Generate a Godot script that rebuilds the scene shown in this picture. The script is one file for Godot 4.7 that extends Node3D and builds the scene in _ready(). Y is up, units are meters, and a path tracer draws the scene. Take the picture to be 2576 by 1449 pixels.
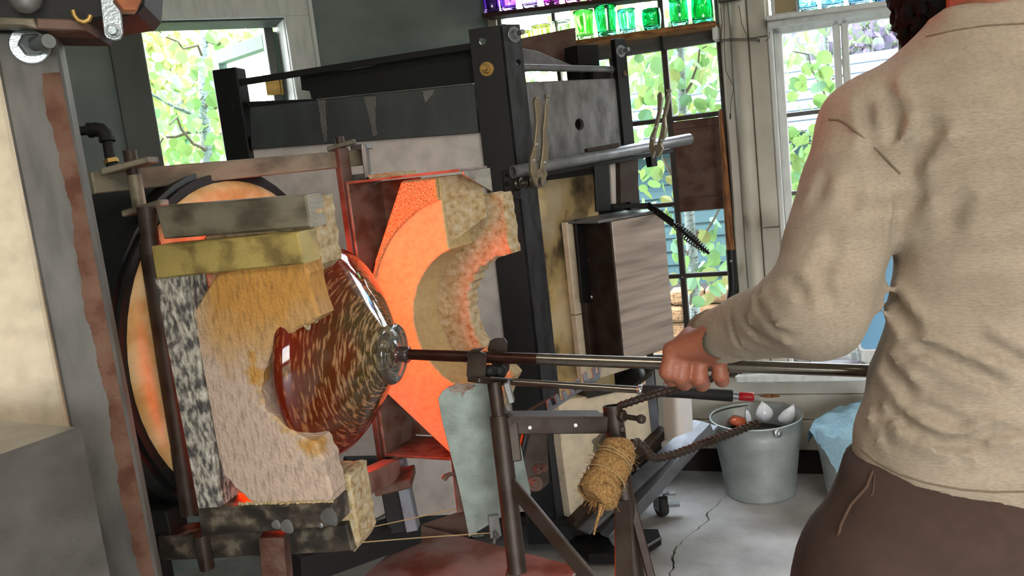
extends Node3D
# A glass-blower's workshop, in metres, y up. Eye at 1.42 m. Survey: sight(x, y) is the direction of a point read off the photograph;
# each point is set on the real plane (Fr) or at the real distance that it has in the room.
const EYE := Vector3(0, 1.42, 0)
const FOC := 2100.0
var VB := Basis.from_euler(Vector3(deg_to_rad(-8.5), 0, 0)) * Basis.from_euler(Vector3(0, 0, deg_to_rad(-6.5)))
var M := {}
var used := {}
var UVF: Fr                                  # when set, flat pieces are textured along this plane: u, v in metres times z, w plus x, y
var UVR := Vector4(0, 0, 1, 1)
var rng := RandomNumberGenerator.new()

class Fr:                                   # a vertical plane: u along it, v up, n out of it towards the room
	var o: Vector3
	var u: Vector3
	var n: Vector3
	var v := Vector3.UP
	func _init(at: Vector3, heading: float) -> void:
		o = Vector3(at.x, 0, at.z)
		var h := deg_to_rad(heading)
		u = Vector3(cos(h), 0, -sin(h))
		n = Vector3(sin(h), 0, cos(h))
	func at(a: float, b: float, c := 0.0) -> Vector3:
		return o + u * a + v * b + n * c

func sight(x: float, y: float) -> Vector3:
	return VB * Vector3((x - 1288.0) / FOC, (724.5 - y) / FOC, -1.0)

func P(x: float, y: float, d: float) -> Vector3:
	return EYE + sight(x, y) * d

func hit(f: Fr, x: float, y: float, w := 0.0) -> Vector3:
	var s := sight(x, y)
	return EYE + s * (f.n.dot(f.o + f.n * w - EYE) / f.n.dot(s))

func level(x: float, y: float, h: float) -> Vector3:
	var s := sight(x, y)
	return EYE + s * ((h - EYE.y) / s.y)

func poly(f: Fr, a: Array, w := 0.0) -> PackedVector3Array:
	var out := PackedVector3Array()
	for i in range(0, a.size(), 2):
		out.append(hit(f, a[i], a[i + 1], w))
	return out

# ---- naming and tagging
func numbered(s: String) -> String:
	used[s] = used.get(s, -1) + 1
	return s if used[s] == 0 else "%s_%03d" % [s, used[s]]

func tag(o: Node, label: String, category: String, group := "", kind := "") -> Node:
	o.set_meta("label", label)
	if category:
		o.set_meta("category", category)
	if group:
		o.set_meta("group", group)
	if kind:
		o.set_meta("kind", kind)
	return o

func thing(called: String, label: String, category: String, base := Vector3.ZERO, group := "", kind := "") -> Node3D:
	var o := Node3D.new()
	o.name = numbered(called)
	add_child(o)
	o.position = base
	tag(o, label, category, group, kind)
	return o

# one mesh, given in world coordinates, as a named part
func part(called: String, st, m: Material, parent: Node3D) -> MeshInstance3D:
	var o := MeshInstance3D.new()
	o.name = called
	if st is SurfaceTool:
		st.generate_normals()
		o.mesh = st.commit()
	else:
		o.mesh = st
	o.material_override = m
	parent.add_child(o, true)
	var at := Vector3.ZERO
	var q: Node = parent
	while q is Node3D and q != self:
		at += q.position
		q = q.get_parent()
	o.position = -at
	return o

func dup(root: Node3D, at: Vector3, label: String, turn := 0.0) -> Node3D:
	var r: Node3D = root.duplicate()
	r.name = numbered(String(root.name).rstrip("0123456789").rstrip("_"))
	add_child(r)
	r.position = at
	r.rotation.y = turn
	r.set_meta("label", label)
	return r

# ---- mesh building
func mb() -> SurfaceTool:
	var st := SurfaceTool.new()
	st.begin(Mesh.PRIMITIVE_TRIANGLES)
	st.set_uv(Vector2.ZERO)
	st.set_smooth_group(-1)
	return st

func tri(st: SurfaceTool, a: Vector3, b: Vector3, c: Vector3, out: Vector3) -> void:  # wound so that it faces «out»
	if (b - a).cross(c - a).dot(out) > 0.0:
		var k := b
		b = c
		c = k
	for p in [a, b, c]:
		if UVF:
			st.set_uv(Vector2((p - UVF.o).dot(UVF.u + UVF.n) * UVR.z + UVR.x, p.y * UVR.w + UVR.y))
		st.add_vertex(p)

func quad(st: SurfaceTool, a: Vector3, b: Vector3, c: Vector3, d: Vector3, out: Vector3) -> void:
	tri(st, a, b, c, out)
	tri(st, a, c, d, out)

func cbox(st: SurfaceTool, c: Vector3, X: Vector3, Y: Vector3, Z: Vector3, b := 0.003) -> void:  # half extents, chamfered
	var ax := [X, Y, Z]
	var ln := [X.length(), Y.length(), Z.length()]
	b = minf(b, 0.45 * minf(ln[0], minf(ln[1], ln[2])))
	var ins := []
	for k in 3:
		ins.append(ax[k] * (1.0 - b / ln[k]))
	st.set_smooth_group(-1)
	for k in 3:
		var i := (k + 1) % 3
		var j := (k + 2) % 3
		for s in [-1.0, 1.0]:
			var f: Vector3 = c + ax[k] * s
			quad(st, f + ins[i] + ins[j], f + ins[i] - ins[j], f - ins[i] - ins[j], f - ins[i] + ins[j], ax[k] * s)
			for t in [-1.0, 1.0]:   # edge along j between faces k and i
				var e1: Vector3 = c + ax[k] * s + ins[i] * t
				var e2: Vector3 = c + ins[k] * s + ax[i] * t
				quad(st, e1 + ins[j], e1 - ins[j], e2 - ins[j], e2 + ins[j], ax[k] * s + ax[i] * t)
	for sx in [-1.0, 1.0]:
		for sy in [-1.0, 1.0]:
			for sz in [-1.0, 1.0]:
				tri(st, c + ax[0] * sx + ins[1] * sy + ins[2] * sz, c + ins[0] * sx + ax[1] * sy + ins[2] * sz, c + ins[0] * sx + ins[1] * sy + ax[2] * sz, X * sx + Y * sy + Z * sz)

func fbox(st: SurfaceTool, f: Fr, u0: float, u1: float, v0: float, v1: float, w0: float, w1: float, b := 0.003) -> void:
	cbox(st, f.at((u0 + u1) / 2, (v0 + v1) / 2, (w0 + w1) / 2), f.u * absf(u1 - u0) / 2, f.v * absf(v1 - v0) / 2, f.n * absf(w1 - w0) / 2, b)

func bar(st: SurfaceTool, a: Vector3, c: Vector3, wide: float, deep: float, up := Vector3.UP, b := 0.002) -> void:
	var z := (c - a).normalized()
	var x := up.cross(z).normalized()
	var y := z.cross(x)
	cbox(st, (a + c) / 2, x * deep / 2, y * wide / 2, (c - a) / 2, b)

func prism(st: SurfaceTool, pts: PackedVector3Array, back: Vector3, b := 0.0, rough := 0.0) -> void:
	var n := -back.normalized()
	var e1 := (n.cross(Vector3.UP) if absf(n.y) < 0.9 else n.cross(Vector3.RIGHT)).normalized()
	var e2 := n.cross(e1)
	var p2 := PackedVector2Array()
	for p in pts:
		p2.append(Vector2((p - pts[0]).dot(e1), (p - pts[0]).dot(e2)))
	var idx := Geometry2D.triangulate_polygon(p2)
	var area := 0.0
	var m := pts.size()
	for i in m:
		area += p2[i].cross(p2[(i + 1) % m])
	var sg := signf(area)
	var ins := PackedVector3Array()
	for i in m:
		var d0 := (p2[i] - p2[(i + m - 1) % m]).normalized()
		var d1 := (p2[(i + 1) % m] - p2[i]).normalized()
		var n0 := Vector2(-d0.y, d0.x) * sg
		var n1 := Vector2(-d1.y, d1.x) * sg
		var mm := n0 + n1
		mm = mm / maxf(0.35, mm.length_squared()) * 2.0 * b
		ins.append(pts[i] + e1 * mm.x + e2 * mm.y)
	st.set_smooth_group(-1)
	for i in range(0, idx.size(), 3):
		tri(st, ins[idx[i]], ins[idx[i + 1]], ins[idx[i + 2]], n)
		tri(st, pts[idx[i]] + back, pts[idx[i + 1]] + back, pts[idx[i + 2]] + back, -n)
	for i in m:
		var j := (i + 1) % m
		var e := p2[j] - p2[i]
		var o2 := Vector2(e.y, -e.x) * sg
		var out := e1 * o2.x + e2 * o2.y
		var r0 := pts[i] - n * b
		var r1 := pts[j] - n * b
		if b > 0.0:
			quad(st, ins[i], ins[j], r1, r0, out.normalized() + n)
		quad(st, r0, r1, pts[j] + back, pts[i] + back, out)

# a polygon outline with ragged edges: each side is cut into short pieces that are pushed in and out
func ragged(pts: PackedVector3Array, amp: float, step := 0.012, from := 0, to := 9999) -> PackedVector3Array:
	var out := PackedVector3Array()
	var m := pts.size()
	for i in m:
		var a := pts[i]
		var c := pts[(i + 1) % m]
		out.append(a)
		if i < from or i >= to:
			continue
		var k := int((c - a).length() / step)
		for j in range(1, k):
			var f := float(j) / k
			out.append(a.lerp(c, f) + Vector3(rng.randf_range(-amp, amp), rng.randf_range(-amp, amp), 0))
	return out

func basis_for(axis: Vector3) -> Array:
	var z := axis.normalized()
	var x := (z.cross(Vector3.UP) if absf(z.y) < 0.95 else z.cross(Vector3.RIGHT)).normalized()
	return [x, z.cross(x), z]

func tube(st: SurfaceTool, path: PackedVector3Array, r, sides := 10, closed := false) -> void:
	var m := path.size()
	var rings := []
	var x := Vector3.ZERO
	for i in m:
		var t: Vector3
		if closed:
			t = path[(i + 1) % m] - path[(i + m - 1) % m]
		else:
			t = path[mini(i + 1, m - 1)] - path[maxi(i - 1, 0)]
		t = t.normalized()
		x = basis_for(t)[0] if i == 0 else (x - t * x.dot(t)).normalized()
		var y := t.cross(x)
		var ring := PackedVector3Array()
		var rr: float = r if not r is Array else r[i]
		for k in sides:
			var a := TAU * k / sides
			ring.append(path[i] + (x * cos(a) + y * sin(a)) * rr)
		rings.append(ring)
	st.set_smooth_group(1)
	for i in (m if closed else m - 1):
		var a: PackedVector3Array = rings[i]
		var c: PackedVector3Array = rings[(i + 1) % m]
		var ctr := (path[i] + path[(i + 1) % m]) / 2
		for k in sides:
			var k2 := (k + 1) % sides
			quad(st, a[k], a[k2], c[k2], c[k], (a[k] + a[k2] + c[k] + c[k2]) / 4 - ctr)
	st.set_smooth_group(-1)
	if not closed:
		for e in [0, m - 1]:
			var out := path[0] - path[1] if e == 0 else path[m - 1] - path[m - 2]
			for k in range(1, sides - 1):
				tri(st, rings[e][0], rings[e][k], rings[e][k + 1], out)

func rod(st: SurfaceTool, a: Vector3, c: Vector3, r: float, sides := 12) -> void:
	tube(st, PackedVector3Array([a, c]), r, sides)

# profile: Vector2(radius, height along axis); a repeated point makes a sharp edge
func lathe(st: SurfaceTool, prof: Array, o: Vector3, axis: Vector3, segs := 24, wob := 0.0) -> void:
	var b := basis_for(axis)
	var grp := 1
	var sgn := 0.0
	for i in prof.size():
		var p: Vector2 = prof[i]
		var q: Vector2 = prof[(i + 1) % prof.size()]
		sgn += p.cross(q)
	sgn = signf(sgn)
	var acc := 0.0
	for i in prof.size() - 1:
		var p: Vector2 = prof[i]
		var q: Vector2 = prof[i + 1]
		if p.is_equal_approx(q):
			grp += 1
			continue
		st.set_smooth_group(grp)
		var dn := Vector2(q.y - p.y, -(q.x - p.x)) * sgn
		var nxt := acc + p.distance_to(q)
		for k in segs:
			var a0 := TAU * k / segs
			var a1 := TAU * (k + 1) / segs
			var d0: Vector3 = b[0] * cos(a0) + b[1] * sin(a0)
			var d1: Vector3 = b[0] * cos(a1) + b[1] * sin(a1)
			if k == segs - 1:
				d1 = b[0]
			var w0 := 1.0 + wob * sin(a0 * 3.0 + 1.0)
			var w1 := 1.0 + wob * sin(a1 * 3.0 + 1.0)
			var vs := [o + d0 * p.x * w0 + b[2] * p.y, o + d1 * p.x * w1 + b[2] * p.y, o + d1 * q.x * w1 + b[2] * q.y, o + d0 * q.x * w0 + b[2] * q.y]
			var us := [Vector2(float(k) / segs, acc), Vector2(float(k + 1) / segs, acc), Vector2(float(k + 1) / segs, nxt), Vector2(float(k) / segs, nxt)]
			var out: Vector3 = (d0 + d1) * dn.x + b[2] * dn.y * 2.0
			var fl: bool = (vs[1] - vs[0] if p.x > 1e-6 else vs[2] - vs[0]).cross(vs[2] - vs[1] if p.x > 1e-6 else vs[3] - vs[0]).dot(out) > 0.0
			for t in ([[0, 2, 1], [0, 3, 2]] if fl else [[0, 1, 2], [0, 2, 3]]):
				if vs[t[0]].is_equal_approx(vs[t[1]]) or vs[t[1]].is_equal_approx(vs[t[2]]) or vs[t[0]].is_equal_approx(vs[t[2]]):
					continue
				for e in t:
					st.set_uv(us[e])
					st.add_vertex(vs[e])
		acc = nxt
	st.set_smooth_group(-1)
	st.set_uv(Vector2.ZERO)

func hexnut(st: SurfaceTool, o: Vector3, axis: Vector3, r: float, h: float) -> void:
	lathe(st, [Vector2(0, 0), Vector2(r, 0), Vector2(r, 0), Vector2(r, h * 0.85), Vector2(r, h * 0.85), Vector2(r * 0.85, h), Vector2(r * 0.85, h), Vector2(0, h)], o, axis, 6)

func flat_nut(st: SurfaceTool, o: Vector3, axis: Vector3, r: float, h: float) -> void:   # six flat sides
	var b := basis_for(axis)
	var pts := PackedVector3Array()
	for k in 6:
		pts.append(o + b[2] * h + (b[0] * cos(TAU * k / 6) + b[1] * sin(TAU * k / 6)) * r)
	prism(st, pts, -b[2] * h, r * 0.12)

func washer(st: SurfaceTool, o: Vector3, axis: Vector3, r: float, h: float) -> void:
	lathe(st, [Vector2(0, 0), Vector2(r, 0), Vector2(r, 0), Vector2(r, h * 0.7), Vector2(r, h * 0.7), Vector2(r - h * 0.4, h), Vector2(r - h * 0.4, h), Vector2(0, h)], o, axis, 28)

func bolt(o: Vector3, axis: Vector3, r: float, parent: Node3D, m: Material, called := "bolt") -> void:   # washer, nut and end of the bolt
	var st := mb()
	washer(st, o, axis, r, r * 0.12)
	flat_nut(st, o + axis * r * 0.12, axis, r * 0.62, r * 0.7)
	rod(st, o, o + axis * r * 1.9, r * 0.34, 12)
	part(called, st, m, parent)

# panels of a wall with rectangular openings [u0, u1, v0, v1]
func wall_holes(st: SurfaceTool, f: Fr, u0: float, u1: float, v0: float, v1: float, holes: Array, thick: float) -> void:
	var us := [u0, u1]
	var vs := [v0, v1]
	for h in holes:
		us += [h[0], h[1]]
		vs += [h[2], h[3]]
	us.sort()
	vs.sort()
	var solid := func(a: float, c: float) -> bool:
		if a < u0 or a > u1 or c < v0 or c > v1:
			return false
		for h in holes:
			if a > h[0] and a < h[1] and c > h[2] and c < h[3]:
				return false
		return true
	st.set_smooth_group(-1)
	for i in us.size() - 1:
		for j in vs.size() - 1:
			var a: float = us[i]
			var c: float = us[i + 1]
			var d: float = vs[j]
			var e: float = vs[j + 1]
			if c - a < 1e-5 or e - d < 1e-5 or not solid.call((a + c) / 2, (d + e) / 2):
				continue
			quad(st, f.at(a, d), f.at(c, d), f.at(c, e), f.at(a, e), f.n)
			quad(st, f.at(a, d, -thick), f.at(c, d, -thick), f.at(c, e, -thick), f.at(a, e, -thick), -f.n)
			if not solid.call(a - 1e-3, (d + e) / 2):
				quad(st, f.at(a, d), f.at(a, e), f.at(a, e, -thick), f.at(a, d, -thick), -f.u)
			if not solid.call(c + 1e-3, (d + e) / 2):
				quad(st, f.at(c, d), f.at(c, e), f.at(c, e, -thick), f.at(c, d, -thick), f.u)
			if not solid.call((a + c) / 2, d - 1e-3):
				quad(st, f.at(a, d), f.at(c, d), f.at(c, d, -thick), f.at(a, d, -thick), -f.v)
			if not solid.call((a + c) / 2, e + 1e-3):
				quad(st, f.at(a, e), f.at(c, e), f.at(c, e, -thick), f.at(a, e, -thick), f.v)

# ---- materials
func noise(seed_: int, freq: float, kind := FastNoiseLite.TYPE_SIMPLEX_SMOOTH, oct := 5) -> FastNoiseLite:
	var n := FastNoiseLite.new()
	n.seed = seed_
	n.frequency = freq
	n.noise_type = kind
	n.fractal_octaves = oct
	return n

func ntex(seed_: int, freq: float, cols := [], offs := [], kind := FastNoiseLite.TYPE_SIMPLEX_SMOOTH, size := 512, oct := 5) -> NoiseTexture2D:
	var t := NoiseTexture2D.new()
	t.width = size
	t.height = size
	t.seamless = true
	t.noise = noise(seed_, freq, kind, oct)
	if cols:
		var g := Gradient.new()
		g.colors = PackedColorArray(cols)
		g.offsets = PackedFloat32Array(offs)
		t.color_ramp = g
	return t

# a surface: colour, roughness, metal, then a mottle texture (what it is made of or what lies on it) and a relief
func mat(key: String, col: Color, rough := 0.7, metal := 0.0, tex: Texture2D = null, scale := Vector3.ONE, bump: Texture2D = null, relief := 0.0) -> StandardMaterial3D:
	var m := StandardMaterial3D.new()
	m.resource_name = key
	m.albedo_color = col
	m.roughness = rough
	m.metallic = metal
	m.uv1_triplanar = true
	m.uv1_scale = scale
	if tex:
		m.albedo_texture = tex
	if bump:
		m.heightmap_enabled = true
		m.heightmap_texture = bump
		m.heightmap_scale = relief
	M[key] = m
	return m

func detail(m: StandardMaterial3D, tex: Texture2D) -> void:   # a second, coarser colour pattern multiplied over the first
	m.detail_enabled = true
	m.detail_blend_mode = BaseMaterial3D.BLEND_MODE_MUL
	m.detail_albedo = tex
	m.detail_uv_layer = BaseMaterial3D.DETAIL_UV_2
	m.uv2_triplanar = true
	m.uv2_scale = m.uv1_scale * 0.23

var WF := Fr.new(Vector3(0.696, 0, -3.5075), -21.2)     # window wall
var LW := Fr.new(Vector3(0.026, 0, -3.767), 26.0)       # left wall, from the corner
var FF: Fr                                              # furnace front
var FR: Fr                                              # furnace side with the door
var DL: Fr                                              # left glory hole door
var DR: Fr                                              # right glory hole door
const AX := Vector3(-0.934, 0.0, -0.357)                # the way into the glory hole

func _ready() -> void:
	rng.seed = 11
	var cam := Camera3D.new()
	cam.name = "camera"
	cam.fov = 38.06
	cam.near = 0.05
	cam.far = 200.0
	cam.basis = VB
	cam.position = EYE
	add_child(cam)
	cam.current = true
	var sky := Sky.new()
	var sm := ProceduralSkyMaterial.new()
	sm.sky_top_color = Color(0.90, 0.95, 1.0)
	sm.sky_horizon_color = Color(1.0, 0.99, 0.96)
	sm.ground_horizon_color = Color(0.62, 0.62, 0.58)
	sm.ground_bottom_color = Color(0.45, 0.45, 0.42)
	sm.sky_energy_multiplier = 3.4
	sm.ground_energy_multiplier = 1.0
	sky.sky_material = sm
	var env := Environment.new()
	env.background_mode = Environment.BG_SKY
	env.sky = sky
	env.tonemap_mode = Environment.TONE_MAPPER_LINEAR
	env.tonemap_exposure = 1.0
	env.sdfgi_enabled = true
	env.ssao_enabled = true
	env.ssil_enabled = true
	var we := WorldEnvironment.new()
	we.name = "world_environment"
	we.environment = env
	add_child(we)
	var sun := DirectionalLight3D.new()
	sun.name = "sun"
	sun.rotation_degrees = Vector3(-56, -62, 0)
	sun.light_energy = 1.5
	sun.light_color = Color(1.0, 0.95, 0.86)
	sun.light_angular_distance = 0.6
	sun.shadow_enabled = true
	add_child(sun)

	FF = Fr.new(P(1300, 300, 2.8), 10.0)
	FF.u = Vector3(cos(deg_to_rad(10)), 0, sin(deg_to_rad(10)))
	FF.n = Vector3(-sin(deg_to_rad(10)), 0, cos(deg_to_rad(10)))
	FR = Fr.new(P(1300, 300, 2.8), 0.0)
	FR.u = Vector3(cos(deg_to_rad(35)), 0, -sin(deg_to_rad(35)))
	FR.n = Vector3(sin(deg_to_rad(35)), 0, cos(deg_to_rad(35)))
	DL = Fr.new(P(600, 950, 1.45), -15.0)
	DR = Fr.new(P(885, 700, 2.08), -26.0)
	materials()
	shell()
	lamps()
	outdoors()
	windows()
	furnace()
	furnace_door()
	glory_hole()
	left_door()
	right_door()
	vessel()
	stand()
	foreground()
	person()
	shelves()
	corner_things()
	small_things()

func lamps() -> void:
	# ceiling fittings over and behind the onlooker
	var k := 0
	for c in [[Vector3(-0.75, 2.93, 0.45), 20.0, "long ceiling light above the near end of the workshop, over the glory hole side"], [Vector3(0.9, 2.93, 0.75), -30.0, "long ceiling light above the glass-blower's back"], [Vector3(2.5, 2.93, -0.6), 60.0, "long ceiling light near the right-hand end of the window wall"]]:
		var t := thing("ceiling_light", c[2], "ceiling light", c[0], "ceiling lights")
		t.rotation_degrees.y = c[1]
		var hs := mb()
		cbox(hs, Vector3(0, 0.035, 0), Vector3(0.68, 0, 0), Vector3(0, 0.033, 0), Vector3(0, 0, 0.14), 0.01)
		lpart("housing", hs, M.white_enamel, t)
		var df := mb()
		cbox(df, Vector3(0, -0.004, 0), Vector3(0.65, 0, 0), Vector3(0, 0.006, 0), Vector3(0, 0, 0.11), 0.003)
		lpart("light_diffuser", df, M.lamp_glow, t)
		var a := AreaLight3D.new()
		a.name = "lamp_light"
		a.area_size = Vector2(1.3, 0.22)
		a.position = Vector3(0, -0.014, 0)
		a.rotation_degrees = Vector3(-90, 0, 0)
		a.light_energy = [2.5, 1.6, 2.5][k]
		a.light_color = Color(1.0, 0.95, 0.88)
		a.area_range = 12.0
		a.shadow_enabled = true
		t.add_child(a)
		k += 1

func lpart(called: String, st: SurfaceTool, m: Material, parent: Node3D) -> MeshInstance3D:   # a part given in its thing's own axes
	st.generate_normals()
	var o := MeshInstance3D.new()
	o.name = called
	o.mesh = st.commit()
	o.material_override = m
	parent.add_child(o, true)
	return o

func materials() -> void:
	var W := Color.WHITE
	var g := func(v: float, t := 0.0) -> Color: return Color(v + t, v, v - t)
	var fine := ntex(1, 0.03, [g.call(0.84), g.call(0.95), W], [0.0, 0.5, 1.0])
	var blot := ntex(2, 0.008, [g.call(0.80, 0.008), g.call(0.91), W], [0.15, 0.5, 0.85])
	var grit := ntex(3, 0.12, [], [], FastNoiseLite.TYPE_SIMPLEX_SMOOTH, 512, 3)
	var lump := ntex(4, 0.025)
	var streak := ntex(5, 0.02, [g.call(0.74), g.call(0.9), W], [0.2, 0.5, 0.8])
	var rust := ntex(6, 0.012, [Color(0.70, 0.52, 0.42), Color(0.80, 0.66, 0.58), Color(0.93, 0.89, 0.87), W], [0.15, 0.36, 0.52, 0.8])
	var soot := ntex(7, 0.01, [Color(0.50, 0.47, 0.45), Color(0.70, 0.67, 0.65), Color(0.95, 0.94, 0.93), W], [0.18, 0.34, 0.55, 0.9])
	var speck := ntex(8, 0.05, [Color(0.4, 0.34, 0.28), Color(0.92, 0.9, 0.86), W, W], [0.08, 0.17, 0.3, 1.0], FastNoiseLite.TYPE_CELLULAR, 512, 2)
	mat("wall_grey", Color(0.46, 0.50, 0.49), 0.75, 0, blot, Vector3.ONE * 0.7, grit, 0.05)
	mat("wall_white", Color(0.80, 0.78, 0.73), 0.6, 0, blot, Vector3(0.9, 0.5, 0.9), grit, 0.06)
	detail(M.wall_white, speck)
	mat("trim_white", Color(0.84, 0.85, 0.84), 0.45, 0, fine, Vector3(2, 0.4, 2), grit, 0.03)
	mat("trim_grey", Color(0.30, 0.31, 0.30), 0.6, 0, blot, Vector3(2, 0.4, 2), grit, 0.05)
	mat("sash_green", Color(0.50, 0.62, 0.55), 0.5, 0, fine, Vector3(2, 0.5, 2))
	mat("sash_brown", Color(0.23, 0.19, 0.17), 0.55, 0.2, fine, Vector3.ONE * 3, grit, 0.05)
	mat("sash_grey", Color(0.36, 0.36, 0.35), 0.55, 0.2, fine, Vector3.ONE * 3, grit, 0.05)
	mat("dark_wood", Color(0.13, 0.10, 0.09), 0.85, 0, fine, Vector3.ONE * 2, lump, 0.3)
	mat("concrete", Color(0.80, 0.79, 0.78), 0.42, 0, blot, Vector3.ONE * 0.8, grit, 0.08)
	detail(M.concrete, fine)
	mat("earth", Color(0.12, 0.10, 0.09), 1.0)
	mat("ceiling_paint", Color(0.72, 0.72, 0.70), 0.9)
	mat("white_enamel", Color(0.9, 0.9, 0.9), 0.4)
	var lg := mat("lamp_glow", Color(0.95, 0.95, 0.95), 0.6)
	lg.emission_enabled = true
	lg.emission = Color(1.0, 0.96, 0.9)
	lg.emission_energy_multiplier = 3.0
	# steels
	mat("black_steel", Color(0.10, 0.10, 0.105), 0.42, 0.35, fine, Vector3.ONE * 2.5, grit, 0.012)
	mat("soot_black", Color(0.045, 0.043, 0.042), 0.7, 0.1, fine, Vector3.ONE * 2, grit, 0.06)
	mat("mill_steel", Color(0.54, 0.54, 0.55), 0.38, 0.4, streak, Vector3(1.6, 0.7, 1.6), grit, 0.03)
	mat("grey_steel", Color(0.52, 0.51, 0.50), 0.36, 0.55, blot, Vector3.ONE * 1.6, grit, 0.03)
	mat("rust_steel", Color(0.40, 0.31, 0.27), 0.65, 0.25, rust, Vector3.ONE * 1.6, grit, 0.08)
	mat("brown_steel", Color(0.245, 0.205, 0.175), 0.5, 0.4, rust, Vector3.ONE * 2.2, grit, 0.02)
	mat("dull_steel", Color(0.55, 0.52, 0.45), 0.5, 0.3, soot, Vector3(1.2, 2, 1.2), grit, 0.06)
	mat("zinc", Color(0.66, 0.68, 0.69), 0.30, 0.75, fine, Vector3.ONE * 4, grit, 0.02)
	mat("galvanised", Color(0.53, 0.56, 0.53), 0.42, 0.45, blot, Vector3.ONE * 3.5, grit, 0.03)
	detail(M.galvanised, fine)
	mat("bucket_zinc", Color(0.70, 0.73, 0.72), 0.42, 0.4, blot, Vector3.ONE * 1.4, lump, 0.12)
	mat("stainless", Color(0.82, 0.76, 0.72), 0.32, 0.45, streak, Vector3(0.25, 2.2, 0.25), lump, 0.25)
	mat("pipe_steel", Color(0.50, 0.47, 0.43), 0.22, 0.9, fine, Vector3.ONE * 3)
	mat("hot_pipe", Color(0.26, 0.16, 0.13), 0.35, 0.7, rust, Vector3.ONE * 3)
	mat("copper_plate", Color(0.56, 0.46, 0.44), 0.4, 0.25, rust, Vector3.ONE * 0.9, grit, 0.03)
	mat("brass", Color(0.72, 0.58, 0.33), 0.4, 0.7, blot, Vector3.ONE * 6)
	mat("tray_steel", Color(0.50, 0.44, 0.40), 0.5, 0.3, rust, Vector3.ONE * 2.5, grit, 0.1)
	mat("cart_blue", Color(0.46, 0.47, 0.50), 0.5, 0.25, streak, Vector3.ONE * 1.2, grit, 0.03)
	mat("orange_rust", Color(0.42, 0.31, 0.25), 0.85, 0.05, rust, Vector3.ONE * 2.5, grit, 0.12)
	mat("copper_bolt", Color(0.72, 0.45, 0.33), 0.35, 0.7, blot, Vector3.ONE * 8)
	mat("column_steel", Color(0.40, 0.385, 0.37), 0.6, 0.15, streak, Vector3(2.5, 0.7, 2.5), grit, 0.03)
	mat("plier_steel", Color(0.58, 0.53, 0.45), 0.38, 0.55, fine, Vector3.ONE * 6)
	mat("bench_steel", Color(0.50, 0.49, 0.475), 0.3, 0.65, blot, Vector3.ONE * 3.0, grit, 0.02)
	mat("web_steel", Color(0.26, 0.27, 0.29), 0.42, 0.35, streak, Vector3(2.5, 0.8, 2.5), grit, 0.05)
	mat("gun_metal", Color(0.30, 0.28, 0.25), 0.33, 0.8, fine, Vector3.ONE * 6)
	# ceramics
	mat("white_panel", Color(0.84, 0.80, 0.77), 0.6, 0, fine, Vector3.ONE * 0.8, grit, 0.02)
	mat("dark_panel", Color(0.27, 0.29, 0.29), 0.5, 0.2, blot, Vector3(2.2, 0.8, 2.2), grit, 0.03)
	mat("cream_board", Color(0.93, 0.87, 0.76), 0.85, 0, fine, Vector3.ONE * 1.2, grit, 0.05)
	mat("scorched_board", Color(0.84, 0.77, 0.64), 0.85, 0, ntex(27, 0.007, [Color(0.22, 0.21, 0.2), Color(0.5, 0.46, 0.38), Color(0.92, 0.87, 0.72), W], [0.22, 0.36, 0.5, 0.8]), Vector3(1.5, 0.7, 1.5), grit, 0.08)
	mat("kiln_ring", Color(0.84, 0.70, 0.52), 0.85, 0, ntex(9, 0.02, [Color(0.86, 0.74, 0.58), Color(0.94, 0.86, 0.72), W], [0.2, 0.4, 0.65]), Vector3.ONE * 1.2, grit, 0.08)
	mat("clay", Color(0.74, 0.66, 0.58), 0.9, 0, door_stain(), Vector3.ONE, grit, 0.14)
	M.clay.uv1_triplanar = false
	mat("clay_edge", Color(0.72, 0.67, 0.58), 0.95, 0, ntex(10, 0.03, [Color(0.62, 0.52, 0.38), Color(0.88, 0.80, 0.64), W], [0.12, 0.32, 0.8]), Vector3.ONE * 3, lump, 0.5)
	mat("door_clay", Color(0.78, 0.68, 0.49), 0.9, 0, fine, Vector3.ONE * 3, grit, 0.15)
	mat("rough_clay", Color(0.76, 0.67, 0.49), 0.95, 0, ntex(28, 0.11, [Color(0.62, 0.52, 0.4), Color(0.95, 0.92, 0.86), W], [0.25, 0.5, 0.8]), Vector3.ONE * 3, grit, 0.6)
	mat("yellow_steel", Color(0.66, 0.58, 0.33), 0.6, 0.1, soot, Vector3(2.4, 2.4, 2.4), grit, 0.06)
	mat("crusted_steel", Color(0.78, 0.76, 0.72), 0.8, 0.05, ntex(14, 0.022, [Color(0.36, 0.35, 0.36), Color(0.5, 0.49, 0.5), Color(0.85, 0.83, 0.80), W], [0.22, 0.40, 0.56, 0.9]), Vector3(6.0, 3.0, 6.0), lump, 0.4)
	mat("dark_crust", Color(0.44, 0.41, 0.37), 0.6, 0.15, ntex(15, 0.02, [Color(0.35, 0.32, 0.3), Color(0.6, 0.57, 0.53), Color(1, 0.97, 0.92)], [0.35, 0.55, 0.75]), Vector3.ONE * 2.0, lump, 0.15)
	var fire := mat("fire_glow", Color(0.9, 0.5, 0.3), 0.9)
	fire.emission_enabled = true
	fire.emission = Color(1.0, 0.45, 0.13)
	fire.emission_energy_multiplier = 1.5
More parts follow.
